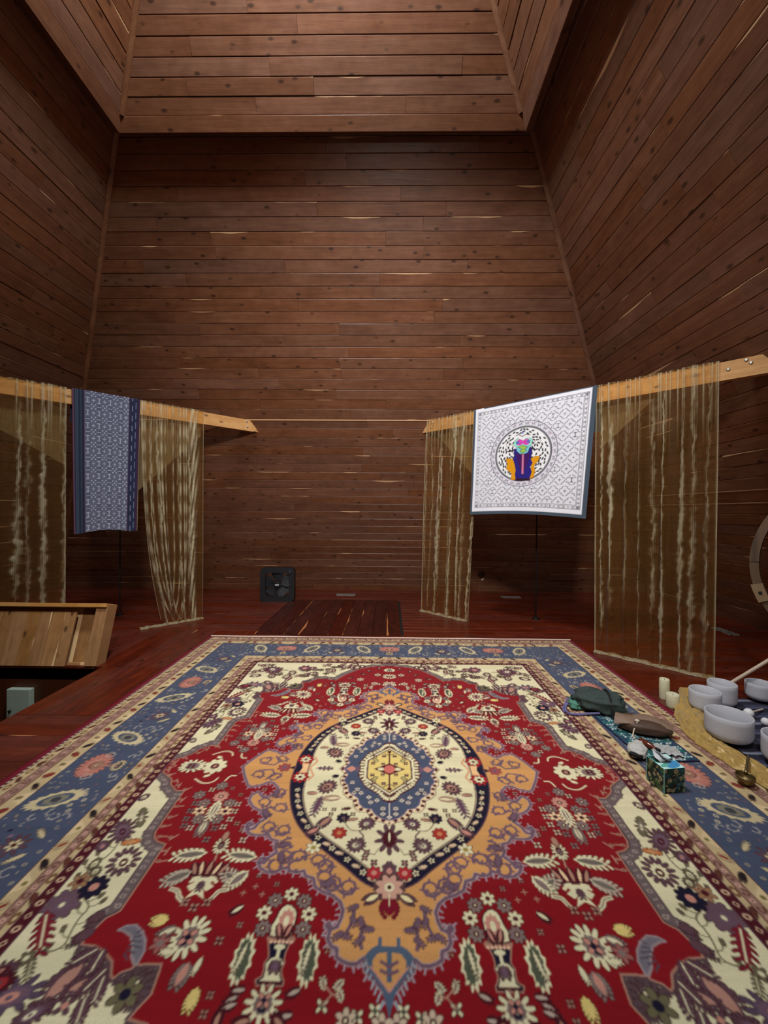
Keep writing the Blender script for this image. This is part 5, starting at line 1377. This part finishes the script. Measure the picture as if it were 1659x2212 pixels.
obj('shaft', tube([(0, 0, 0.012), (0.24, -0.20, 0.345), (0.50, -0.42, 0.70)], [0.011, 0.012, 0.011], 12), M_STICK, rd)
obj('tip', ball(0.014, (0, 0, 0.014)), M_BLK, rd, smooth=True)

# ------------------------------------------------------------------ things on the rug
RZ = 0.0145
# woven cloth with bands
wc = Chart(0.31, 0.52, 0.002, (38, 70, 82)); ch = wc
wr = random.Random(2)
for k in range(26):
    y_ = 0.01 + k * 0.0195
    for q in range(16):
        if wr.random() < 0.75:
            c_ = wr.choice([(206, 216, 214), (150, 186, 186), (34, 48, 84), (186, 204, 204), (70, 120, 124)])
            x_ = 0.018 + q * 0.0185; wc.poly([(x_, y_), (x_ + 0.011, y_ + 0.001), (x_ + 0.019, y_ + 0.014), (x_ + 0.007, y_ + 0.014)], c_)
for y0, y1 in ((0.085, 0.115), (0.19, 0.205), (0.30, 0.325), (0.42, 0.44)): wc.poly(rect(0, 0.31, y0, y1), (34, 92, 92))
pal((0.19, 0.10), 0.035, 0.022, 0, ((120, 30, 66), (40, 30, 60), (170, 60, 90))); pal((0.20, 0.035), 0.03, 0.016, 0.3, ((210, 214, 214), (40, 40, 70), (150, 90, 120))); wc.poly(rect(0, 0.31, 0, 0.012), (30, 34, 66)); wc.poly(rect(0, 0.012, 0, 0.52), (34, 44, 78)); wc.poly(rect(0.298, 0.31, 0, 0.52), (34, 44, 78))
ch = ch_save
e = tag(empty('woven_cloth', (1.575, 2.55, RZ), (0, 0, R(4))), 'teal and navy woven cloth spread on the rug under the pouches', 'cloth')
u, v = np.meshgrid(np.linspace(0, 1, 91), np.linspace(0, 1, 141)); u = u.ravel(); v = v.ravel()
V = np.stack([-0.155 + 0.31 * u, -0.26 + 0.52 * v, 0.006 + 0.0035 * np.sin(u * 8 + v * 13) * np.sin(v * 17)], 1)
link('cloth', np_mesh('cloth', V, np_faces(90, 140), cloth_attr('coarse_weave', 0.95), sample(blur(wc.a), u * 154, v * 259)), e)
ZC = RZ + 0.009
# drawstring bag
M_BAG = plain('dark_green_knit', rgba(60, 70, 68), 0.95, 0, 0.1, 0.6, 120, 1.0)
M_TEAL = plain('teal_lining', rgba(80, 128, 112), 0.9, 0, 0.1, 0.3, 50)
M_STRAP = plain('black_strap', rgba(16, 16, 20), 0.8)
M_PURP = plain('violet_white_braid', rgba(104, 100, 142), 0.9, 0, 0.1, 0.9, 180)
e = tag(empty('drawstring_bag', (1.485, 2.90, RZ + 0.001), (0, 0, R(-22))), 'dark green knitted bag with black band and violet braided strap', 'bag')
def lump(nu, nv, sx, sy, sz, seed, amp=0.16, flat=0.0, fr=2.2):
    V, F = [], []
    for i in range(nv + 1):
        a = math.pi * i / nv
        for k in range(nu):
            b = 2 * math.pi * k / nu
            d_ = Vector((math.sin(a) * math.cos(b), math.sin(a) * math.sin(b), math.cos(a)))
            s_ = 1 + amp * mnoise.noise(d_ * fr + Vector((seed, seed, seed))) + amp * 0.4 * mnoise.noise(d_ * fr * 3 + Vector((seed, 0, seed)))
            se = lambda q, pw: math.copysign(abs(q) ** pw, q)
            x_, y_, z_ = se(d_.x, 0.75) * sx * s_, se(d_.y, 0.75) * sy * s_, se(d_.z, 0.8) * sz * s_
            V.append((x_, y_, max(0.0, z_ + sz * 0.9)))
    for i in range(nv):
        for k in range(nu):
            k2 = (k + 1) % nu; F.append([i * nu + k, (i + 1) * nu + k, (i + 1) * nu + k2, i * nu + k2])
    return V, F
obj('body', lump(44, 26, 0.165, 0.115, 0.066, 1.7, 0.22), M_BAG, e, smooth=True)
obj('mouth', xf(lump(30, 14, 0.04, 0.075, 0.030, 4.1, 0.3), Matrix.Translation((-0.15, -0.02, 0))), M_TEAL, e, smooth=True)
obj('band', tube([(0.055 - 0.02 * math.cos(q), 0.132 * math.cos(q), 0.006 + 0.132 * max(0, math.sin(q))) for q in np.linspace(0, math.pi, 16)], 0.008, 8), M_STRAP, e)
obj('strap', tube([(-0.17, 0.0, 0.03), (-0.21, -0.05, 0.012), (-0.215, -0.13, 0.006), (-0.19, -0.165, 0.006), (-0.13, -0.15, 0.006), (-0.07, -0.12, 0.01), (0.0, -0.095, 0.016)], 0.008, 8), M_PURP, e)
obj('strap', tube([(-0.16, 0.02, 0.03), (-0.20, 0.01, 0.035), (-0.215, -0.03, 0.012), (-0.23, -0.10, 0.006), (-0.225, -0.15, 0.006)], 0.007, 8), M_PURP, e)
# leather pouch
M_LEA = plain('brown_leather', rgba(124, 100, 84), 0.6, 0, 0.35, 0.3, 18, 0.3)
M_LEA2 = plain('dark_brown_leather', rgba(76, 56, 46), 0.55, 0, 0.35, 0.3, 18, 0.3)
e = tag(empty('leather_pouch', (1.625, 2.605, ZC), (0, 0, R(-20))), 'brown leather pouch with turned back flap lying on the woven cloth', 'pouch')
obj('body', lump(44, 24, 0.150, 0.085, 0.042, 9.3, 0.10), M_LEA2, e, smooth=True)
u, v = np.meshgrid(np.linspace(-1, 1, 31), np.linspace(-1, 1, 21)); u = u.ravel(); v = v.ravel()
z = 0.088 - 0.012 * u ** 2 - 0.026 * v ** 2 + 0.006 * np.sin(u * 5 + v * 2)
V = np.stack([u * 0.150 * (1 - 0.12 * v) - 0.012, v * 0.070 + 0.008 + 0.010 * np.sin(u * 3), z], 1)
V = np.concatenate([V, V - np.array((0, 0, 0.004))]); f1 = np_faces(30, 20)
link('flap', np_mesh('flap', V, np.concatenate([f1, f1[:, ::-1] + 31 * 21]), M_LEA), e)
obj('toggle', ball(0.012, (-0.05, -0.050, 0.080), 12, 8, (1.2, 0.8, 0.7)), plain('bone_toggle', rgba(204, 190, 176), 0.5), e, smooth=True)
obj('thong', tube([(-0.05, -0.055, 0.074), (-0.075, -0.085, 0.03), (-0.085, -0.11, 0.006), (-0.075, -0.135, 0.005)], 0.004, 6), M_STICK, e)
# pale pouch, resin bundle and flat stone
M_LINEN = plain('pale_linen', rgba(186, 184, 180), 0.9, 0, 0.15, 0.22, 40, 0.3)
e = tag(empty('linen_pouch', (1.425, 2.345, ZC), (0, 0, R(50))), 'small pale grey linen pouch tied at the neck behind the tissue box', 'pouch')
obj('body', lump(30, 18, 0.055, 0.048, 0.030, 3.3, 0.2), M_LINEN, e, smooth=True)
obj('neck', xf(lump(24, 12, 0.045, 0.028, 0.020, 5.3, 0.3), Matrix.Translation((0.075, 0.01, 0.0))), M_LINEN, e, smooth=True)
obj('opening', xf(lump(24, 10, 0.012, 0.034, 0.012, 8.3, 0.2), Matrix.Translation((-0.052, 0.0, 0.012))), M_STRAP, e, smooth=True)
M_AMB = plain('dark_amber_glass', rgba(92, 38, 24), 0.12, 0, 0.6, 0.3, 30)
e = tag(empty('amber_bottle', (1.508, 2.462, ZC + 0.019), (R(90), 0, R(24))), 'small dark amber bottle lying beside the pale pouch', 'bottle')
obj('glass', lathe([(0, 0), (0.018, 0.002), (0.019, 0.01), (0.019, 0.07), (0.010, 0.085), (0.009, 0.10)], 20), M_AMB, e, smooth=True)
obj('cap', lathe([(0.011, 0.098), (0.011, 0.118), (0.009, 0.12), (0, 0.12)], 16), M_STRAP, e)
e = tag(empty('folded_paper', (1.605, 2.385, ZC), (0, 0, R(-12))), 'crumpled pale grey paper sheet on the woven cloth', 'paper')
u, v = np.meshgrid(np.linspace(-1, 1, 23), np.linspace(-1, 1, 17)); u = u.ravel(); v = v.ravel()
nzv = np.array([abs(mnoise.noise(Vector((a * 2.3, b * 2.3, 2)))) for a, b in zip(u, v)])
V = np.stack([u * 0.075, v * 0.05, 0.002 + 0.035 * nzv], 1); V = np.concatenate([V, V + np.array((0, 0, 0.001))]); f1 = np_faces(22, 16)
link('sheet', np_mesh('sheet', V, np.concatenate([f1[:, ::-1], f1 + 23 * 17]), plain('grey_tissue', rgba(172, 172, 172), 0.9), smooth_=False), e)
# tissue box
tb = tag(empty('tissue_box', (1.417, 2.10, RZ), (0, 0, R(8))), 'green floral cube tissue box with a white tissue standing on the rug', 'tissue box')
TBW, TBH = 0.0575, 0.122
M_PRINT = cloth_attr('printed_card', 0.45, (60, 60), 0.03, 0)
def print_face(seed):
    c = Chart(0.12, 0.125, 0.0012, (36, 62, 52)); g = random.Random(seed)
    global ch
    old = ch; ch = c
    for k in range(70):
        p = (g.uniform(0, .12), g.uniform(0, .125)); q = k % 5
        if q == 0: c.ell(p, g.uniform(.008, .018), g.uniform(.008, .016), g.choice([(52, 92, 104), (64, 100, 60), (30, 44, 48), (44, 76, 80)]))
        elif q in (1, 2): leafm(p, g.uniform(.02, .035), g.uniform(.004, .007), g.uniform(0, 6), g.choice([(120, 146, 96), (150, 160, 110), (60, 96, 66), (24, 40, 36)]))
        else:
            if g.random() < .5: ros(p, g.uniform(.009, .015), 6, (182, 180, 140), (120, 100, 60))
    for r_ in (rect(0, .003, 0, .125), rect(.117, .12, 0, .125)): c.poly(r_, (150, 214, 206))
    ch = old; return blur(c.a)
def print_panel(name, M, a, w, h):
    nu, nv = 50, 52
    u, v = np.meshgrid(np.linspace(0, 1, nu + 1), np.linspace(0, 1, nv + 1)); u = u.ravel(); v = v.ravel()
    V = np.stack([(u - .5) * w, 0 * u, v * h], 1); M = np.array(M); V = V @ M[:3, :3].T + M[:3, 3]
    return link(name, np_mesh(name, V, np_faces(nu, nv), M_PRINT, sample(a, u * (a.shape[1] - 1), v * (a.shape[0] - 1)), smooth_=False), tb)
for k in range(4):
    M = Matrix.Rotation(k * math.pi / 2, 4, 'Z') @ Matrix.Translation((0, -TBW, 0))
    print_panel('side_panel', M, print_face(k + 3), 2 * TBW, TBH)
tpc = Chart(0.12, 0.12, 0.0012, (196, 226, 226)); ch = tpc
tpc.poly(oval((0.075, 0.035), .05, .03, .3, 20), (70, 140, 190)); tpc.poly(oval((0.02, 0.09), .03, .04, .3, 16), (40, 90, 80)); tpc.poly(oval((0.03, 0.03), .03, .012, .3, 16), (96, 170, 150)); tpc.line(rect(.002, .118, .002, .118), .004, (150, 224, 220), True)
for k in range(8): leafm((0.015 + 0.013 * k, 0.10 - 0.004 * k), .022, .004, k, (36, 70, 66))
tpc.poly(oval((0.06, 0.06), .036, .016, 0, 24), (60, 66, 70))
ch = ch_save
print_panel('top_panel', Matrix.Translation((0, -TBW, TBH)) @ Matrix.Rotation(R(-90), 4, 'X'), blur(tpc.a), 2 * TBW, 2 * TBW)
u, v = np.meshgrid(np.linspace(-1, 1, 25), np.linspace(0, 1, 17)); u = u.ravel(); v = v.ravel()
V = np.stack([-0.002 + u * (0.032 - 0.010 * v) - 0.030 * v ** 2, 0.014 * np.sin(u * 4 + v * 3) * (0.4 + v) + 0.02 * v ** 2, TBH - 0.008 + 0.048 * v * (1 - 0.35 * u * u) + 0.006 * np.sin(u * 9)], 1)
V = np.concatenate([V, V + np.array((0, 0.0008, 0))]); f1 = np_faces(24, 16)
link('tissue', np_mesh('tissue', V, np.concatenate([f1, f1[:, ::-1] + 25 * 17]), plain('white_tissue', rgba(226, 228, 232), 0.9, transl=0.3)), tb)
# brass ladle
M_BRASS = plain('aged_brass', rgba(128, 110, 72), 0.38, 0.8, 0.5, 0.25, 60)
e = tag(empty('brass_ladle', (1.835, 2.115, RZ), (0, 0, R(-44))), 'small aged brass ladle lying on the rug beside the gold scarf', 'ladle')
pr = [(0, 0.0)] + [(0.042 * math.sin(R(a)), 0.042 * (1 - math.cos(R(a)))) for a in range(12, 100, 11)] + [(0.040, 0.049)] + [(0.0385 * math.sin(R(a)), 0.0035 + 0.0385 * (1 - math.cos(R(a)))) for a in range(89, 0, -11)] + [(0, 0.0035)]
obj('cup', xf(lathe(pr, 30), Matrix.Translation((0, 0, 0.001)) @ Matrix.Rotation(R(0), 4, 'X')), M_BRASS, e, smooth=True)
obj('handle', tube([(0, 0.036, 0.044), (0, 0.08, 0.040), (0, 0.14, 0.046), (0.0, 0.19, 0.056), (0, 0.205, 0.062)], [0.009, 0.008, 0.007, 0.008, 0.005], 10), M_BRASS, e, smooth=True)
